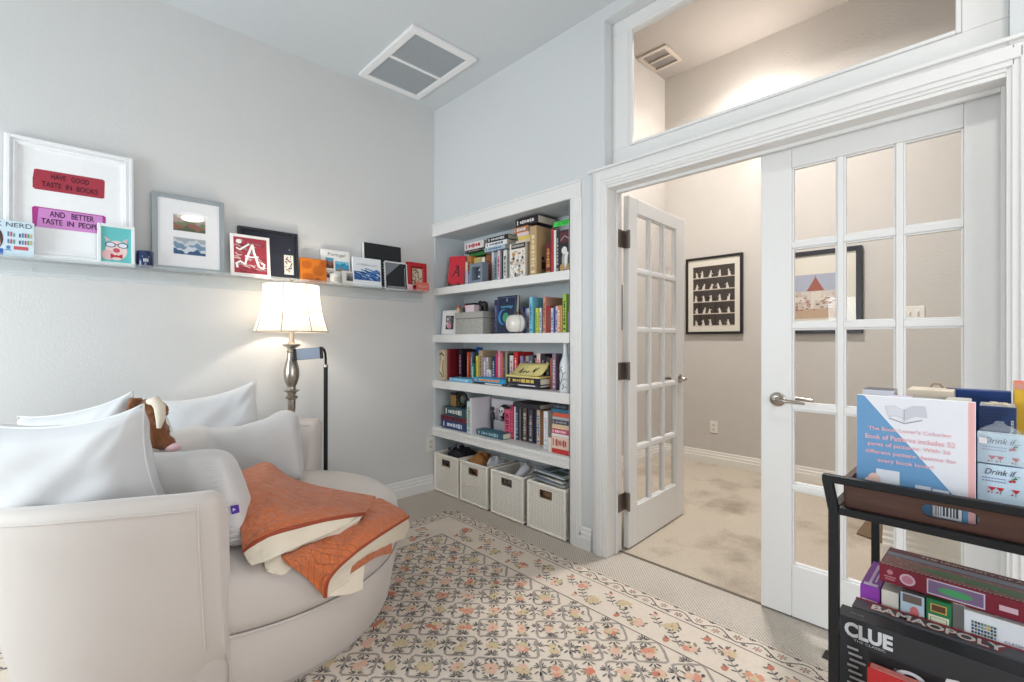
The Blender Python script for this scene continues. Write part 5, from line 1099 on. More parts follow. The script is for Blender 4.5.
# plush toy
FUR = pm((128, 80, 48), .95, noise=.5, nscale=70, bump=.9, bscale=160, sheen=.4, name='brown_fur')
CRM = pm((226, 214, 196), .9, bump=.5, bscale=160)
pt = thing('plush_toy', 'brown plush toy with cream ear wedged between the white cushions', 'plush toy', (.262, 2.385, .835), (0, 0, R(-20)))
m = MB(); blob(m, (0, 0, -.01), (.062, .05, .085), 14); blob(m, (-.006, 0, .075), (.058, .05, .052), 14); blob(m, (-.045, 0, .11), (.022, .014, .022), 10); blob(m, (.06, -.01, -.05), (.03, .03, .03), 8)
rr = random.Random(31)
for k in range(150):
    a, b = rr.uniform(0, 6.283), rr.uniform(-1.4, 1.5); z0 = rr.choice((-.01, .075)); rx, rz = (.06, .083) if z0 < 0 else (.056, .05)
    blob(m, (rx*math.cos(b)*math.cos(a), .05*math.cos(b)*math.sin(a), z0+rz*math.sin(b)), (.011, .011, .011), 4)
m.build('furry_body', FUR, pt, remesh=.005)
MB().tube([(.005, -.04, .125), (.03, -.055, .128), (.046, -.06, .105), (.05, -.062, .06), (.044, -.06, .02)], [.012, .02, .02, .017, .008], 12).build('ear', CRM, pt, smooth=60)
MB().tube([(-.03, .0, .125), (-.05, -.02, .128), (-.062, -.03, .09)], [.012, .016, .008], 12).build('ear', FUR, pt, smooth=60)
m = MB(); blob(m, (.082, -.02, -.068), (.028, .02, .018), 10); m.build('paw', pm((232, 196, 204), .8, bump=.3, bscale=160), pt, smooth=60)
# ------------------------------------------------------------------ quilt folded over the seat
ql = thing('quilt', 'burnt orange quilt with cream lining folded over the seat', 'blanket', (0, 0, 0))
def quilt_mat(name, col, amp):
    m = bpy.data.materials.new(name); m.use_nodes = True; nt = m.node_tree; N = nt.nodes; L = nt.links; b = N['Principled BSDF']
    b.inputs['Roughness'].default_value = .65; b.inputs['Sheen Weight'].default_value = .25
    tc = N.new('ShaderNodeTexCoord'); nz = N.new('ShaderNodeTexNoise'); nz.inputs['Scale'].default_value = 21; nz.inputs['Detail'].default_value = 4; nz.inputs['Distortion'].default_value = .6; L.new(tc.outputs['Object'], nz.inputs['Vector'])
    wv = N.new('ShaderNodeTexWave'); wv.inputs['Scale'].default_value = 60; wv.inputs['Distortion'].default_value = .6; L.new(tc.outputs['Object'], wv.inputs['Vector'])
    br = N.new('ShaderNodeTexBrick'); br.inputs['Scale'].default_value = 17; br.offset = 0.3; br.inputs['Mortar Size'].default_value = .02; br.inputs['Mortar Smooth'].default_value = 1.0; br.inputs['Color1'].default_value = (1, 1, 1, 1); br.inputs['Color2'].default_value = (1, 1, 1, 1); br.inputs['Mortar'].default_value = (0, 0, 0, 1)
    mp = N.new('ShaderNodeMapping'); mp.inputs['Rotation'].default_value = (0, 0, R(22)); L.new(tc.outputs['Object'], mp.inputs[0]); L.new(mp.outputs[0], br.inputs['Vector'])
    mx = N.new('ShaderNodeMix'); mx.data_type = 'RGBA'; mx.blend_type = 'MULTIPLY'; mx.inputs['Factor'].default_value = 1; mx.inputs['A'].default_value = lin(col)
    rp_ = N.new('ShaderNodeMapRange'); rp_.inputs['To Min'].default_value = 1-amp; rp_.inputs['To Max'].default_value = 1+amp; L.new(wv.outputs['Fac'], rp_.inputs[0]); L.new(rp_.outputs[0], mx.inputs['B']); L.new(mx.outputs['Result'], b.inputs['Base Color'])
    ad = N.new('ShaderNodeMath'); ad.operation = 'MULTIPLY_ADD'; ad.inputs[1].default_value = 3.2; L.new(nz.outputs['Fac'], ad.inputs[0]); L.new(br.outputs['Color'], ad.inputs[2])
    bp = N.new('ShaderNodeBump'); bp.inputs['Strength'].default_value = .7; bp.inputs['Distance'].default_value = .012; L.new(ad.outputs[0], bp.inputs['Height']); L.new(bp.outputs[0], b.inputs['Normal'])
    return m
ORG = quilt_mat('orange_quilting', (196, 102, 50), .18); LIN_ = pm((222, 211, 192), .85, noise=.05, nscale=20, bump=.35, bscale=45); BIND = pm((150, 62, 34), .7)
def dens(rows, nu=64, nv=9):
    def cr(P, t):
        n = len(P)-1; x = t*n; i = min(int(x), n-1); f = x-i
        p0, p1, p2, p3 = [Vector(P[min(max(i+k, 0), n)]) for k in (-1, 0, 1, 2)]
        return .5*((2*p1)+(p2-p0)*f+(2*p0-5*p1+4*p2-p3)*f*f+(3*p1-p0-3*p2+p3)*f*f*f)
    R1 = [[cr(r_, k/nu) for k in range(nu+1)] for r_ in rows]; nr = (len(rows)-1)*nv
    return [[cr([q[k] for q in R1], i/nr) for k in range(nu+1)] for i in range(nr+1)]
for key, nm, mt, th, amp in (('TOP', 'top_cover', ORG, .014, .008), ('LOWER', 'draped_cover', ORG, .014, .005), ('INNER', 'inner_fold', ORG, .008, .002), ('LININGA', 'lining', LIN_, .008, .005), ('LININGB', 'lining', LIN_, .008, .004), ('LININGC', 'lining', LIN_, .008, .005), ('LININGD', 'lining', LIN_, .008, .002)):
    G = dens(QUILT[key]); rr = random.Random(len(key)+ord(key[-1])); ph = [rr.uniform(0, 6) for _ in range(4)]
    H_ = len(G)-1; W_ = len(G[0])-1
    for i, row in enumerate(G):
        for j, p in enumerate(row):
            e = math.sin(math.pi*i/H_)**.5*math.sin(math.pi*j/W_)**.5 if 0 < i < H_ and 0 < j < W_ else 0
            q3 = Vector((p.x*1.0, p.y*1.0, p.z))
            if amp > .004: p.z += e*(amp*1.5*noise.noise(q3*17+Vector((amp*999, 0, 0)))+amp*.7*noise.noise(q3*46)+amp*.25*noise.noise(q3*95))
            p.z += .35*amp*e*(math.sin(i*.55+j*.21+ph[0])+.6*math.sin(j*.62-i*.3+ph[1])+.45*math.sin(j*1.3+i*.9+ph[2])+.3*math.sin(i*1.7-j*.8+ph[3]))
    qc = MB().loft(G).build(nm, mt, ql, smooth=180, solid=th, sub=1)
    if key in ('TOP', 'LOWER'):
        m = MB(); m.tube([tuple(p) for p in G[-1]], .0075, 8); m.build('binding', BIND, qc, smooth=60)

# ------------------------------------------------------------------ floor lamp and phone stand
lp = thing('floor_lamp', 'brushed metal floor lamp with a lit cream bell shade', 'lamp', (1.0, 2.945, 0))
MB().lathe([(.125, 0), (.13, .006), (.128, .016), (.10, .024), (.04, .036), (.022, .055), (.018, .08), (.018, .70), (.026, .712), (.018, .726), (.018, .78), (.022, .79), (.022, .85), (.034, .858), (.036, .868), (.022, .876), (.024, .886), (.03, .893), (.042, .90), (.044, .906), (.026, .914), (.022, .925), (.036, .955), (.044, .99), (.043, 1.03), (.034, 1.07), (.026, 1.10), (.024, 1.13), (.03, 1.138), (.022, 1.15), (.024, 1.16), (.048, 1.172), (.05, 1.18), (.02, 1.186), (.014, 1.20), (.014, 1.27), (.02, 1.28), (.02, 1.32), (.008, 1.325)], 40).build('stand', NICKEL, lp, smooth=30)
prof = [(.208, 1.255), (.198, 1.285), (.184, 1.33), (.172, 1.38), (.163, 1.44), (.158, 1.50), (.158, 1.535)]
rows = []
for r_, z in prof:
    rows.append([(r_*(1-.03*abs(math.sin(4*2*math.pi*k/96)))*math.cos(2*math.pi*k/96+.2), r_*(1-.03*abs(math.sin(4*2*math.pi*k/96)))*math.sin(2*math.pi*k/96+.2), z) for k in range(96)])
sh_ = MB().loft(rows, cu=True).build('lamp_shade', shade_mat(), lp, smooth=180)
SEAM = pm((168, 158, 144), .7)
m = MB()
for k in range(8):
    a = 2*math.pi*k/8+.2; m.tube([((r_+.001)*math.cos(a), (r_+.001)*math.sin(a), z) for r_, z in prof], .0028, 6)
for r_, z in (prof[0], prof[-1]): m.tube([((r_+.0005)*(1-.03*abs(math.sin(4*2*math.pi*k/96)))*math.cos(2*math.pi*k/96+.2), (r_+.0005)*(1-.03*abs(math.sin(4*2*math.pi*k/96)))*math.sin(2*math.pi*k/96+.2), z) for k in range(97)], .0035, 6)
m.build('shade_seams', SEAM, sh_, smooth=60)
m = MB(); m.tube([(0, 0, 1.32), (0, .03, 1.34), (0, .05, 1.42), (0, .03, 1.53), (0, 0, 1.545), (0, -.03, 1.53), (0, -.05, 1.42), (0, -.03, 1.34), (0, 0, 1.32)], .0025, 6); m.tube([(-.157, 0, 1.533), (.157, 0, 1.533)], .0025, 6); m.lathe([(.006, 1.545), (.01, 1.552), (.006, 1.562), (.002, 1.566)], 14); m.build('harp', NICKEL, lp, smooth=60)
m = MB(); m.lathe([(.012, 1.325), (.014, 1.345), (.026, 1.37)], 16); m.build('socket', NICKEL, lp, smooth=60)
ps = thing('phone_stand', 'black gooseneck floor stand clamping a slate phone', 'phone stand', (1.195, 2.92, 0))
MB().lathe([(.085, 0), (.087, .006), (.08, .014), (.014, .02), (.012, .04)], 32).build('base', BLACKM, ps, smooth=40)
MB().tube([(0, 0, .02), (0, 0, 1.045)], .0125, 14).build('pole', BLACKM, ps, smooth=60); MB().lathe([(.0145, 1.038), (.0145, 1.052), (.012, 1.054)], 16).build('collar', NICKEL, ps, smooth=50)
MB().tube([(0, 0, 1.05), (0, 0, 1.09), (-.004, -.004, 1.12), (-.016, -.016, 1.145), (-.036, -.034, 1.157), (-.056, -.058, 1.152)], .0075, 12).build('gooseneck', BLACKM, ps, smooth=60)
SX = Matrix.Translation((-.135, -.075, 1.125)) @ Matrix.Rotation(R(-4), 4, 'Y') @ Matrix.Rotation(R(-14), 4, 'Z')
m = MB(); m.bx(-.082, -.064, -.012, .014, -.036, .036, M=SX); m.bx(.064, .082, -.012, .014, -.036, .036, M=SX); m.bx(-.064, .064, .006, .014, -.018, .018, M=SX); m.build('clamp', BLACKM, ps, bevel=.003)
ph_ = thing('phone', 'slate blue phone held sideways in the gooseneck clamp', 'phone', (1.195, 2.92, 0))
MB().bx(-.07, .07, -.004, .0055, -.034, .034, M=SX).build('body', pm((92, 112, 136), .3, coat=.3), ph_, bevel=.003); MB().bx(-.066, .066, -.0046, -.004, -.031, .031, M=SX).build('screen', pm((100, 120, 146), .15), ph_)

# ------------------------------------------------------------------ wall plates and hall pieces
def plate(name, label, loc, rz, w_, h, n, kind):
    o = thing(name, label, 'outlet' if kind == 'outlet' else 'switch', loc, (0, 0, rz))
    MB().bx(-w_/2, w_/2, -.006, 0, -h/2, h/2).build('cover_plate', pm((236, 232, 222), .4), o, bevel=.003)
    for k in range(n):
        x = (k-(n-1)/2)*.046
        if kind == 'outlet':
            for z in (-.02, .02):
                m = MB(); m.prism(ell(x, z, .0165, .014, 16), 'y', -.0085, -.005); m.build('socket', pm((226, 220, 208), .4), o)
                m = MB(); m.bx(x-.008, x-.005, -.0092, -.008, z-.004, z+.006); m.bx(x+.005, x+.008, -.0092, -.008, z-.004, z+.006); m.build('slots', pm((60, 54, 48), .6), o)
        else:
            MB().bx(x-.005, x+.005, -.016, -.005, -.012, .012).build('toggle', pm((226, 220, 208), .4), o, bevel=.002)
    return o
plate('wall_outlet', 'white outlet plate on grey wall beside the corner basket', (2.15, YA, .37), 0, .075, .115, 1, 'outlet')
plate('wall_outlet', 'beige outlet plate low on the far hall wall', (4.6, 1.94, .36), R(-90), .072, .115, 1, 'outlet')
plate('light_switch', 'double light switch plate on the far hall wall', (4.6, .45, 1.41), R(-90), .125, .10, 2, 'switch')
def hall_frame(label, y, z, W_, H_, fw, mat, x=4.6):
    o = thing('framed_picture', label, 'picture frame', (x-.032, y, z), (0, 0, R(-90)))
    frame(o, W_, H_, fw, .03, mat); MB().bx(fw-.004, W_-fw+.004, .010, .016, fw-.004, H_-fw+.004).build('mat', pm((226, 220, 206), .7), o); return o
r_ = hall_frame('black framed print of white figures in five dark rows', 2.213, 1.268, .55, .758, .024, pm((26, 22, 22), .4))
m = MB(); rr = random.Random(41); x0, x1, zb = .075, .478, .085; rh = .118
for k in range(5):
    z = zb+k*rh; m.flat(rect(x0, x1, z, z+rh-.009), .0095, 0); m.flat(rect(x0, x1, z-.009, z), .0095, 1)
    for u in (.115, .175, .245, .335, .42):
        u += rr.uniform(-.012, .012); h = rr.uniform(.04, .062); lean = rr.uniform(-.012, .012)
        m.flat([(u-.016, z), (u+.014, z), (u+.009+lean*.5, z+h*.5), (u+.007+lean, z+h*.8), (u-.006+lean, z+h*.8), (u-.010+lean*.4, z+h*.45)], .009, 2); m.flat(ell(u+lean, z+h*.9, .007, .009, 9), .0089, 2)
        m.stroke([(u+lean, z+h*.7), (u+lean+rr.choice((-1, 1))*.02, z+h*rr.uniform(.4, .95))], .005, .0088, 2)
m.build('figures_print', [pm((54, 44, 38), .6), pm((206, 194, 176), .6), pm((222, 212, 200), .6)], r_, fix=False)
MB().bx(.02, .53, .003, .005, .02, .738).build('glazing', GLASS, r_)
r_ = hall_frame('black framed seaside hotel watercolour seen through glass door', 1.345, 1.262, .585, .70, .04, pm((30, 30, 38), .35))
m = MB(); Yp = .0095
m.flat(rect(.09, .46, .13, .50), Yp, 0); m.flat(rect(.09, .46, .36, .50), Yp-.0002, 1); m.flat(rect(.09, .46, .13, .21), Yp-.0003, 2)
rr = random.Random(43)
for k in range(26): a = rr.uniform(.09, .42); m.flat(rect(a, a+rr.uniform(.015, .05), .21+rr.uniform(0, .10), .24+rr.uniform(.03, .12)), Yp-.0004-.00001*k, 3+k % 3)
m.flat([(.20, .36), (.33, .36), (.29, .43), (.24, .43)], Yp-.001, 6); m.flat([(.24, .43), (.29, .43), (.268, .475), (.262, .475)], Yp-.0011, 6); m.stroke([(.265, .475), (.265, .492)], .003, Yp-.0012, 7)
for a, b in ((.09, .19), (.30, .42)): m.flat([(a, .27), (b, .27), (b-.015, .31), (a+.02, .315)], Yp-.0012, 3)
for k in range(30): u, v = rr.uniform(.10, .45), rr.uniform(.195, .30); m.flat(rect(u, min(u+rr.uniform(.008, .025), .459), v, v+.008), Yp-.0013-.00001*k, 7 if k % 3 == 0 else 6)
m.build('hotel_print', [pm(c, .7) for c in ((216, 206, 196), (176, 180, 196), (196, 168, 140), (226, 216, 204), (188, 160, 146), (206, 190, 176), (164, 92, 74), (84, 66, 60))], r_, fix=False)
MB().bx(.03, .555, .003, .005, .03, .67).build('glazing', GLASS, r_)
o = thing('framed_picture', 'black framed picture glimpsed in the gap beside the open door', 'picture frame', (3.33, 2.423, 1.30))
frame(o, .42, .42, .025, .03, pm((28, 26, 26), .4)); MB().bx(.02, .40, .010, .016, .02, .40).build('mat', pm((218, 210, 196), .7), o); MB().bx(.11, .31, .008, .0095, .11, .31).build('print', pm((176, 160, 136), .7, noise=.4, nscale=20), o)
o = thing('woven_hamper', 'dark brown woven hamper in the hall behind the open door', 'basket', (2.84, 2.22, 0))
m = MB()
for k in range(14): z = .01+k*.026; f = 1-.06*abs(k-7)/7; m.bx(-.17*f, .17*f, -.13*f, .13*f, z, z+.022)
m.build('woven_body', pm((86, 64, 48), .7, noise=.3, nscale=60, bump=.3), o, bevel=.006); MB().bx(-.175, .175, -.135, .135, .374, .39).build('lid', pm((74, 54, 42), .7, noise=.2), o, bevel=.005)
o = thing('door_mat', 'dark brown mat on the hall carpet beside the low knee wall', 'mat', (0, 0, 0)); m = MB(); m.prism([(3.56, .62), (3.99, .62), (3.99, .462), (3.50, .462)], 'z', .001, .012); m.build('mat_pile', pm((112, 88, 66), .9, noise=.2, nscale=120, bump=.4), o)
o = thing('floor_register', 'dark metal floor register at the rug edge by the door', 'vent', (2.11, .36, 0), (0, 0, R(90)))
MB().bx(-.11, .11, -.03, .03, .0, .006).build('frame', pm((46, 40, 36), .5, .5), o, bevel=.002); m = MB()
for k in range(12): m.bx(-.095+k*.0165, -.086+k*.0165, -.022, .022, .006, .0075)
m.build('slots', pm((20, 18, 18), .6), o)

# ------------------------------------------------------------------ game cart
CR = (1.092, .226, 0.0)
ct = thing('bar_cart', 'black metal cart with a brown wooden tray of games', 'cart', CR, (0, 0, R(-90)))
CW, CD = .72, .44; tb = .0085
WOOD = pm((78, 47, 36), .5, noise=.35, nscale=9, bump=.12, bscale=40, stretch=(1, 8, 10), name='walnut_wood')
for y in (0, CD):
    for x in (0, CW):
        sgx = -1 if x == 0 else 1
        m = MB(); m.bx(x-tb, x+tb, y-tb, y+tb, .07, .872); m.loft([[(x-tb, y-tb, .868), (x+tb, y-tb, .868), (x+tb, y+tb, .868), (x-tb, y+tb, .868)], [(x-tb+sgx*.011, y-tb, .928), (x+tb+sgx*.011, y-tb, .928), (x+tb+sgx*.011, y+tb, .928), (x-tb+sgx*.011, y+tb, .928)]], cu=True, caps=True); m.build('post', BLACKM, ct, bevel=.002)
        m = MB(); m.lathe([(.028, -.008), (.03, -.004), (.03, .004), (.028, .008)], 20, M=T((x, y, .0425)) @ Matrix.Rotation(R(90), 4, 'X')); m.bx(x-.004, x+.004, y-.012, y+.012, .042, .08); m.build('caster', pm((40, 40, 42), .5), ct, smooth=40)
for y in (0, CD):
    MB().bx(-.0195, CW+.0195, y-tb, y+tb, .923, .938).build('top_rail', BLACKM, ct, bevel=.003); MB().bx(tb, CW-tb, y-.008, y+.008, .864, .879).build('tray_rail', BLACKM, ct, bevel=.002)
    MB().bx(tb, CW-tb, y-.008, y+.008, .362, .38).build('shelf_rail', BLACKM, ct, bevel=.002)
for x in (0, CW): MB().bx(x-.008, x+.008, tb, CD-tb, .862, .878).build('tray_rail', BLACKM, ct, bevel=.002); MB().bx(x-.008, x+.008, tb, CD-tb, .362, .38).build('shelf_rail', BLACKM, ct, bevel=.002)
sx0, sx1, sz0, sz1 = .128, .202, .889, .912; y0, y1 = .012, .022
n = 12
def slot_panel(mm, X0, X1, Z0, Z1, a, b):
    r_ = (sz1-sz0)/2; zc = (sz0+sz1)/2; inner = [(sx1-r_+r_*math.cos(R(t)), zc+r_*math.sin(R(t))) for t in range(-90, 91, 15)]+[(sx0+r_+r_*math.cos(R(t)), zc+r_*math.sin(R(t))) for t in range(90, 271, 15)]
    N_ = len(inner); outer = []
    cx, cz = (sx0+sx1)/2, zc
    for u, v in inner:
        outer.append((u, Z1 if v > zc+1e-6 else Z0) if abs(v-zc) > r_*.5 else ((X1 if u > cx else X0), v))
    # frame of four boxes around the slot's box, then the rounded ends filled
    mm.bx(X0, sx0, a, b, Z0, Z1); mm.bx(sx1, X1, a, b, Z0, Z1); mm.bx(sx0, sx1, a, b, Z0, sz0); mm.bx(sx0, sx1, a, b, sz1, Z1)
    for ux, sg in ((sx0, 1), (sx1, -1)):
        for zz_, sz in ((sz0, 1), (sz1, -1)):
            arc = [(ux+sg*(r_-r_*math.sin(R(t))), zz_+sz*(r_-r_*math.cos(R(t)))) for t in range(0, 91, 15)]
            mm.prism([(ux, zz_)]+arc, 'y', a, b)
m = MB(); slot_panel(m, .013, CW-.013, .879, .934, y0, y1); m.bx(.013, CW-.013, CD-y1, CD-y0, .879, .926); m.bx(.013, .023, y1, CD-y1, .879, .934); m.bx(CW-.023, CW-.013, y1, CD-y1, .879, .934)
m.build('tray_sides', WOOD, ct, bevel=.0015); MB().bx(.013, CW-.013, y0, CD-y0, .870, .879).build('tray_board', WOOD, ct)
m = MB(); m.bx(.012, CW-.012, .01, CD-.01, .37, .384); m.build('lower_board', WOOD, ct)
TZ, LZ2 = .8795, .3845
def CART(name, label, cat, x, y, z, yaw=0, tilt=0, group=None, roll=0):
    Mx = Matrix.Translation(CR) @ Matrix.Rotation(R(-90), 4, 'Z') @ Matrix.Translation((x, y, z)) @ Euler((R(tilt), R(roll), R(yaw))).to_matrix().to_4x4()
    return thing(name, label, cat, Mx.translation, Mx.to_euler(), group)
def carton(name, label, x, y, z, W_, D_, H_, col, top=None, yaw=0, tilt=0, group=None, cat='box', lid=0, roll=0):
    o = CART(name, label, cat, x, y, z, yaw, tilt, group, roll)
    if lid: MB().bx(.001, W_-.001, .001, D_-.001, 0, H_-lid).build('tray', pm(col, .5, noise=.06), o, bevel=.0008); MB().bx(0, W_, 0, D_, H_-lid-.004, H_-.0005).build('lid', pm(col, .5, noise=.06), o, bevel=.001)
    else: MB().bx(0, W_, 0, D_, 0, H_-.0008).build('carton', pm(col, .5, noise=.06), o, bevel=.001)
    if top: MB().bx(.001, W_-.001, .001, D_-.001, H_-.0008, H_).build('top_flap', pm(top, .5, noise=.25, nscale=40), o)
    return o
def marks(o, name, items, cols, y=-.0006):
    m = MB()
    for k, (poly, mi) in enumerate(items): m.flat(poly, y-.00004*k, mi)
    return m.build(name, [pm(c, .5) for c in cols], o, fix=False)
# colouring book box in front of the tray
o = carton('colouring_book', 'big white and blue colouring book box at the tray front', .029, .040, TZ, .167, .014, .2155, (232, 234, 240), cat='book')
marks(o, 'cover_print', [(rect(.0005, .158, .0005, .2145), 1), ([(.0005, .0005), (.158, .0005), (.158, .025), (.012, .2145), (.0005, .2145)], 0), (rect(.158, .1665, .0005, .2145), 2)], ((106, 156, 200), (234, 235, 241), (240, 184, 184)))
m = MB(); m.flat([(.044, .197), (.060, .199), (.072, .191), (.084, .201), (.102, .202), (.105, .181), (.088, .181), (.074, .173), (.062, .179), (.049, .177)], -.0012, 0); m.flat([(.046, .196), (.060, .198), (.072, .190), (.073, .175), (.062, .181), (.050, .179)], -.0013, 1); m.stroke([(.0725, .193), (.0725, .17)], .001, -.0014, 2); m.stroke([(.05, .175), (.073, .167), (.098, .176)], .002, -.0014, 2)
m.build('open_book_drawing', [pm(c, .6) for c in ((206, 206, 216), (220, 220, 228), (160, 160, 172))], o, fix=False)
PKT = pm((236, 186, 196), .5); WHT = pm((240, 238, 240), .5)
for s_, zc, w2, xc in (("The Book Lover's Coloring", .152, .118, .078), ('Book of Patterns includes 52', .137, .128, .078), ('pages of patterns. With 26', .122, .118, .077), ('different pattern designs for', .107, .130, .079), ('every book lover!', .092, .080, .073)):
    text(s_, o, 'lettering', PKT, xc, zc, w2, .0095, -.0016, depth=.0002, bold=.02)
marks(o, 'hand_drawing', [(rect(.031, .066, .045, .076), 0), (ell(.028, .055, .010, .012, 14), 1), (ell(.021, .05, .008, .008, 12), 1)], ((226, 228, 236), (236, 200, 190)), -.0018)
marks(o, 'small_book_drawing', [(rect(.088, .110, .042, .057), 0), (rect(.112, .134, .040, .055), 0), ([(.09, .042), (.135, .039), (.135, .034), (.09, .037)], 2)], ((226, 228, 236), (236, 200, 190), (200, 206, 216)), -.0018)
bars = [(rect(.112, .150, .006, .034), 0)]; rr = random.Random(51); a = .116
while a < .146: w2 = rr.uniform(.0008, .003); bars.append((rect(a, a+w2, .010, .033), 1)); a += w2+rr.uniform(.001, .0025)
marks(o, 'barcode', bars, ((240, 240, 242), (60, 70, 86)), -.002)
# small boxes behind it
o = carton('card_game_box', 'small box with dark patterned top behind the colouring book', .020, .150, TZ, .052, .06, .218, (206, 206, 214), (78, 74, 84))
o = carton('card_game_box', 'white and lilac box in front of the dark patterned one', .066, .094, TZ, .038, .045, .210, (216, 210, 226), (196, 184, 214))
o = carton('card_game_box', 'kraft beige lidded box standing tallest behind the colouring book', .092, .156, TZ, .070, .09, .222, (206, 192, 172), (222, 206, 184), lid=.02)
m = MB(); m.tube([(.03, .085, .222), (.035, .087, .23), (.045, .087, .23), (.05, .085, .222)], .002, 6); m.build('hang_tab', pm((150, 130, 108), .6), o)
o = carton('puzzle_box', 'white box with a blue picture before the kraft box', .106, .098, TZ, .044, .045, .208, (226, 228, 232), (190, 196, 206))
marks(o, 'blue_picture', [(ell(.028, .192, .008, .011, 12), 0), (ell(.026, .195, .003, .004, 8), 1), (ell(.032, .188, .003, .003, 8), 1)], ((52, 130, 196), (150, 200, 230)))
o = carton('card_game_box', 'cream box with grey top beside the white picture box', .154, .104, TZ, .034, .05, .212, (222, 216, 204), (196, 192, 184))
o = carton('dice_box', 'navy dotted box with grey top beside the colouring book', .199, .092, TZ, .046, .07, .206, (28, 52, 96), (150, 150, 152))
dots = []
for i in range(9):
    for j in range(8):
        if i+j*1.2 < 9: dots.append((ell(.003+i*.0040+(j % 2)*.002, .198-j*.0058, .0011, .0011, 6), 0))
marks(o, 'dot_pattern', dots, ((16, 26, 50),)); text('14 Pieces', o, 'lettering', pm((206, 210, 190), .5), .165, -.040, .036, .005, -.0012, bold=.01, M=Matrix.Rotation(R(-90), 4, 'Y') @ Matrix.Identity(4))
m = MB()
for k, (a, b) in enumerate(((.012, .03), (.022, .04), (.034, .028), (.03, .05), (.018, .055))): m.prism(ell(a, b, .006, .008, 9), 'z', .2060, .2075+.0002*k)
m.build('flap_print', pm((214, 200, 176), .6), o)
o = carton('folder_box', 'flat royal blue box standing behind the navy one', .146, .225, TZ, .094, .04, .222, (36, 74, 150), (30, 60, 130))
o = carton('card_game_box', 'yellow and red box at the tray end', .243, .170, TZ, .10, .10, .243, (226, 178, 52), (206, 86, 56))
marks(o, 'side_print', [(rect(0, .1, .232, .243), 1), (rect(0, .1, .0, .10), 2)], ((226, 178, 52), (216, 150, 130), (190, 106, 50)))
LB = (206, 226, 240)
for k, (lab, zb, hh) in enumerate((('upper pale blue pack lettered with cherries and glasses', TZ+.110, .052), ('lower pale blue pack lettered with cherries and glasses', TZ+.0005, .108))):
    o = carton('drink_card_pack', lab, .1975, .062, zb, .056, .026, hh, LB)
    zt = hh-.004
    text('Drink if...', o, 'lettering', pm((60, 50, 70), .5), .030, zt-.008, .042, .010, -.0008, shear=.35)
    it = []
    for r2 in range(2):
        for q in range(8): it.append((rect(.006+q*.0037, .0088+q*.0037, zt-.020-r2*.005, zt-.0185-r2*.005), 0))
    for cx in (.040,): it += [(ell(cx, zt-.021, .0022, .0022, 8), 1), (ell(cx+.004, zt-.020, .0022, .0022, 8), 1), ([(cx, zt-.019), (cx+.006, zt-.013), (cx+.009, zt-.016)], 2)]
    for cx in (.018, .028, .046): it += [([(cx-.005, zt-.034), (cx+.005, zt-.034), (cx, zt-.041)], 1), (rect(cx-.0005, cx+.0005, zt-.045, zt-.041), 2), (ell(cx-.004, zt-.043, .0015, .0015, 6), 1)]
    marks(o, 'cherry_print', it, ((120, 130, 176), (196, 40, 60), (60, 130, 90)))
    if k == 0:
        rws = [[(.0, .0, .053), (.056, 0, .053)], [(.008, .008, .06), (.048, .008, .06)], [(.020, .012, .067), (.034, .012, .067)], [(.022, .013, .072), (.032, .013, .072)]]
        mb = MB().loft(rws); mb.loft([[(x, .026-y*.4, z) for x, y, z in r2] for r2 in rws]); mb.bx(0, .056, -.003, -.0026, .002, .053); mb.build('plastic_wrap', ACRYLIC, o, smooth=60)
        MB().bx(.002, .012, -.0042, -.0034, .034, .044).build('sticker', WHT, o)
# lower shelf
oc = CART('board_game_box', 'black detective board game box standing at the shelf front', 'board game', -.004, .042, LZ2, 0, 0)
o = MB().bx(0, .42, 0, .046, 0, .266).build('box', pm((38, 40, 44), .5, noise=.1), oc, bevel=.0015)
text('CLUE', o, 'title', pm((206, 208, 212), .4), .051, .2425, .076, .029, -.0012, bold=.045); text('THE CLASSIC', o, 'lettering', pm((190, 190, 194), .5), .053, .2235, .050, .0042, -.001); text('CLUE', o, 'lettering', pm((150, 152, 156), .5), .03, .02, .022, .006, 0, flatz=.2666)
it = []; rr = random.Random(61); Q = [(.05, .214), (.40, .214), (.40, .03), (.09, .03)]; it.append((Q, 0))
for k in range(70):
    u = rr.uniform(.075, .37); v = rr.uniform(.10, .21); L_ = rr.uniform(.012, .045); a = rr.uniform(-.5, .3); it.append(([(u, v), (u+L_, v+L_*a), (u+L_*.8, v+L_*a+.006), (u+.1*L_, v+.009)], 1+k % 4))
it += [(ell(.115, .192, .022, .013, 20), 2), (ell(.115, .192, .012, .007, 16), 0)]
for k in range(9): it.append((rect(.018+.002*(k % 3), .036+.006*((k*7) % 3), .205-k*.0115, .2095-k*.0115), 5))
marks(o, 'cover_art', it, ((24, 22, 26), (150, 146, 150), (206, 204, 206), (84, 78, 84), (110, 84, 86), (170, 170, 174)))
o2 = CART('board_game_box', 'grey-topped board game box standing behind the black one', 'board game', .012, .092, LZ2)
MB().bx(0, .42, 0, .042, 0, .2685).build('box', pm((74, 74, 78), .5, noise=.1), o2, bevel=.0015); MB().bx(0, .42, .038, .0424, .2675, .2695).build('red_edge', pm((150, 36, 44), .5), o2)
text('BAMAOPOLY', o2, 'title', pm((226, 222, 216), .5), .125, .021, .19, .024, 0, flatz=.2694, bold=.03); text('BAMAOPOLY', o2, 'title_outline', pm((140, 34, 44), .5), .126, .0205, .20, .029, 0, flatz=.2689, bold=.06)
o = CART('board_game_box', 'flat red box leaning before the black board game', 'board game', .050, .012, LZ2, 0, 0)
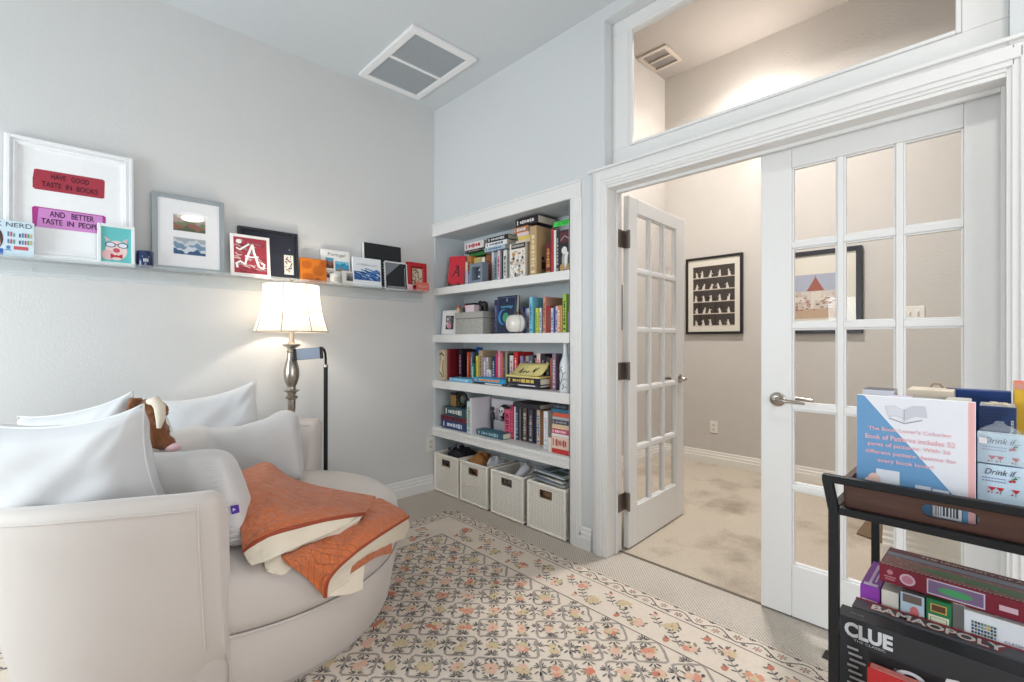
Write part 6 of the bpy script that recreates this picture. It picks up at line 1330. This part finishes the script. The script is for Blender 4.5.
MB().bx(0, .34, 0, .022, 0, .197).build('box', pm((178, 30, 32), .45, noise=.08), o, bevel=.0015); MB().bx(.004, .336, .003, .019, .197, .1985).build('worn_edge', pm((206, 120, 110), .7, noise=.4, nscale=80), o)
o = carton('storage_box', 'plain grey box under the small card games', .016, .142, LZ2, .36, .27, .205, (120, 122, 126))
SB = LZ2+.2053
o = carton('card_game_box', 'purple game box leaning on the shelf end', .016, .150, SB, .034, .15, .088, (146, 62, 170), (150, 70, 176), tilt=0)
marks(o, 'side_print', [(rect(.002, .032, .004, .026), 1), (rect(.004, .030, .050, .060), 2)], ((146, 62, 170), (60, 44, 120), (226, 206, 232)))
m = MB(); m.bx(.012, .017, .02, .13, .0880, .0884); m.bx(.021, .024, .03, .12, .0880, .0884); m.bx(.005, .029, .006, .018, .0880, .0885); m.build('top_lettering_bars', pm((226, 206, 236), .5), o)
o = carton('card_game_box', 'plain cream box next to the purple game box', .053, .146, SB, .028, .11, .092, (216, 210, 198), (206, 200, 190))
o = carton('card_game_box', 'sky blue box with a yellow foot and photo top', .084, .144, SB, .037, .09, .1005, (196, 216, 232), (110, 104, 100))
marks(o, 'front_print', [(rect(.001, .036, .001, .042), 0), (ell(.012, .012, .009, .009, 12), 1), (ell(.026, .02, .006, .006, 12), 1), (ell(.022, .065, .007, .012, 12), 2), (rect(.004, .033, .082, .098), 3)], ((56, 130, 196), (232, 196, 70), (216, 120, 120), (120, 104, 96)))
o = carton('card_game_box', 'green topped card deck with a cream ornate front', .124, .142, SB, .036, .05, .103, (36, 122, 72), (30, 104, 60))
marks(o, 'front_print', [(rect(.003, .033, .003, .074), 0), (rect(.006, .030, .007, .070), 1), (rect(.007, .029, .008, .069), 0), (rect(.011, .025, .02, .056), 1), (rect(.012, .024, .021, .055), 0), (rect(.006, .030, .080, .096), 2), (rect(.008, .028, .082, .094), 3)] + [(rect(.014, .014+w2, z, z+.0025), 1) for w2, z in ((.008, .048), (.007, .042), (.008, .036), (.006, .03))], ((222, 220, 196), (96, 128, 96), (206, 170, 90), (96, 60, 40)))
o = carton('paperback_game_box', 'white box printed with rows of tiny coloured book covers', .178, .140, SB, .16, .06, .1035, (230, 232, 236), (196, 190, 184))
it = []; rr = random.Random(71); pal = [(50, 70, 110), (90, 120, 80), (30, 90, 130), (190, 170, 90), (40, 40, 50), (110, 150, 160)]
for i in range(8):
    for j in range(6): it.append((rect(.010+i*.0042, .0128+i*.0042, .052+j*.0062, .0565+j*.0062), rr.randrange(6)))
marks(o, 'cover_rows', it, pal); text('CLASSIC', o, 'lettering', pm((96, 100, 112), .5), .066, .066, .026, .0046, -.0008); text('PAPERBACKS', o, 'lettering', pm((96, 100, 112), .5), .066, .059, .034, .0046, -.0008)
m = MB()
for k, c in enumerate(((.006, .04), (.048, .085), (.095, .15))): m.bx(c[0], c[1], .012, .05, .1034, .1042, k)
m.build('top_photos', [pm((96, 66, 56), .5), pm((60, 116, 150), .5), pm((110, 60, 60), .5)], o)
# long stadium puzzle box on top
o = CART('panorama_puzzle_box', 'long maroon stadium puzzle box lying across the small games', 'puzzle', .048, .156, SB+.1045, -1.5)
MB().bx(0, .42, 0, .115, 0, .037).build('box', pm((122, 26, 46), .45, noise=.06), o, bevel=.001)
m = MB(); zt = .0374
m.add([(0.002, .002, zt), (.418, .002, zt), (.418, .060, zt), (.002, .060, zt)], [(0, 1, 2, 3)], 0); m.add([(.002, .060, zt), (.418, .060, zt), (.418, .085, zt), (.002, .085, zt)], [(0, 1, 2, 3)], 1)
m.add([(.05, .03, zt+.0002), (.09, .016, zt+.0002), (.40, .02, zt+.0002), (.40, .04, zt+.0002), (.09, .045, zt+.0002)], [(0, 1, 2, 3, 4)], 2)
m.add([(.002, .060, zt+.0002), (.418, .060, zt+.0002), (.418, .064, zt+.0002), (.002, .064, zt+.0002)], [(0, 1, 2, 3)], 4)
rr = random.Random(81)
for k in range(420):
    u, v = rr.uniform(.003, .41), rr.uniform(.003, .058)
    if .05 < u < .4 and .017 < v < .045 and rr.random() < .85: continue
    s_ = rr.uniform(.0012, .003); m.add([(u, v, zt+.0003), (u+s_, v, zt+.0003), (u+s_, v+s_, zt+.0003), (u, v+s_, zt+.0003)], [(0, 1, 2, 3)], 3+k % 4)
for k in range(60): u = .004+k*.0069; m.add([(u, 0, zt+.0004), (u+.0035, 0, zt+.0004), (u+.0035, .003, zt+.0004), (u, .003, zt+.0004)], [(0, 1, 2, 3)], 5)
m.build('stadium_print', [pm(c, .4) for c in ((172, 116, 110), (150, 156, 176), (84, 140, 84), (206, 176, 160), (70, 70, 90), (226, 214, 200), (140, 60, 66))], o, fix=False)
text('THE UNIVERSITY OF ALABAMA', o, 'lettering', pm((226, 206, 200), .5), .16, .099, .21, .010, 0, flatz=.0376, bold=.02)
marks(o, 'front_print', [(ell(.046, .018, .0125, .0115, 24), 0), (ell(.046, .018, .009, .008, 20), 1), (rect(.076, .158, .004, .033), 2), (rect(.078, .156, .006, .031), 3), (ell(.117, .017, .025, .007, 20), 4), (rect(.176, .200, .012, .022), 0), (ell(.018, .024, .005, .005, 12), 5), (rect(.008, .028, .013, .0155), 5), (rect(.010, .026, .008, .0105), 5)], ((214, 178, 190), (190, 120, 140), (206, 196, 214), (120, 96, 130), (70, 150, 96), (190, 120, 136)))
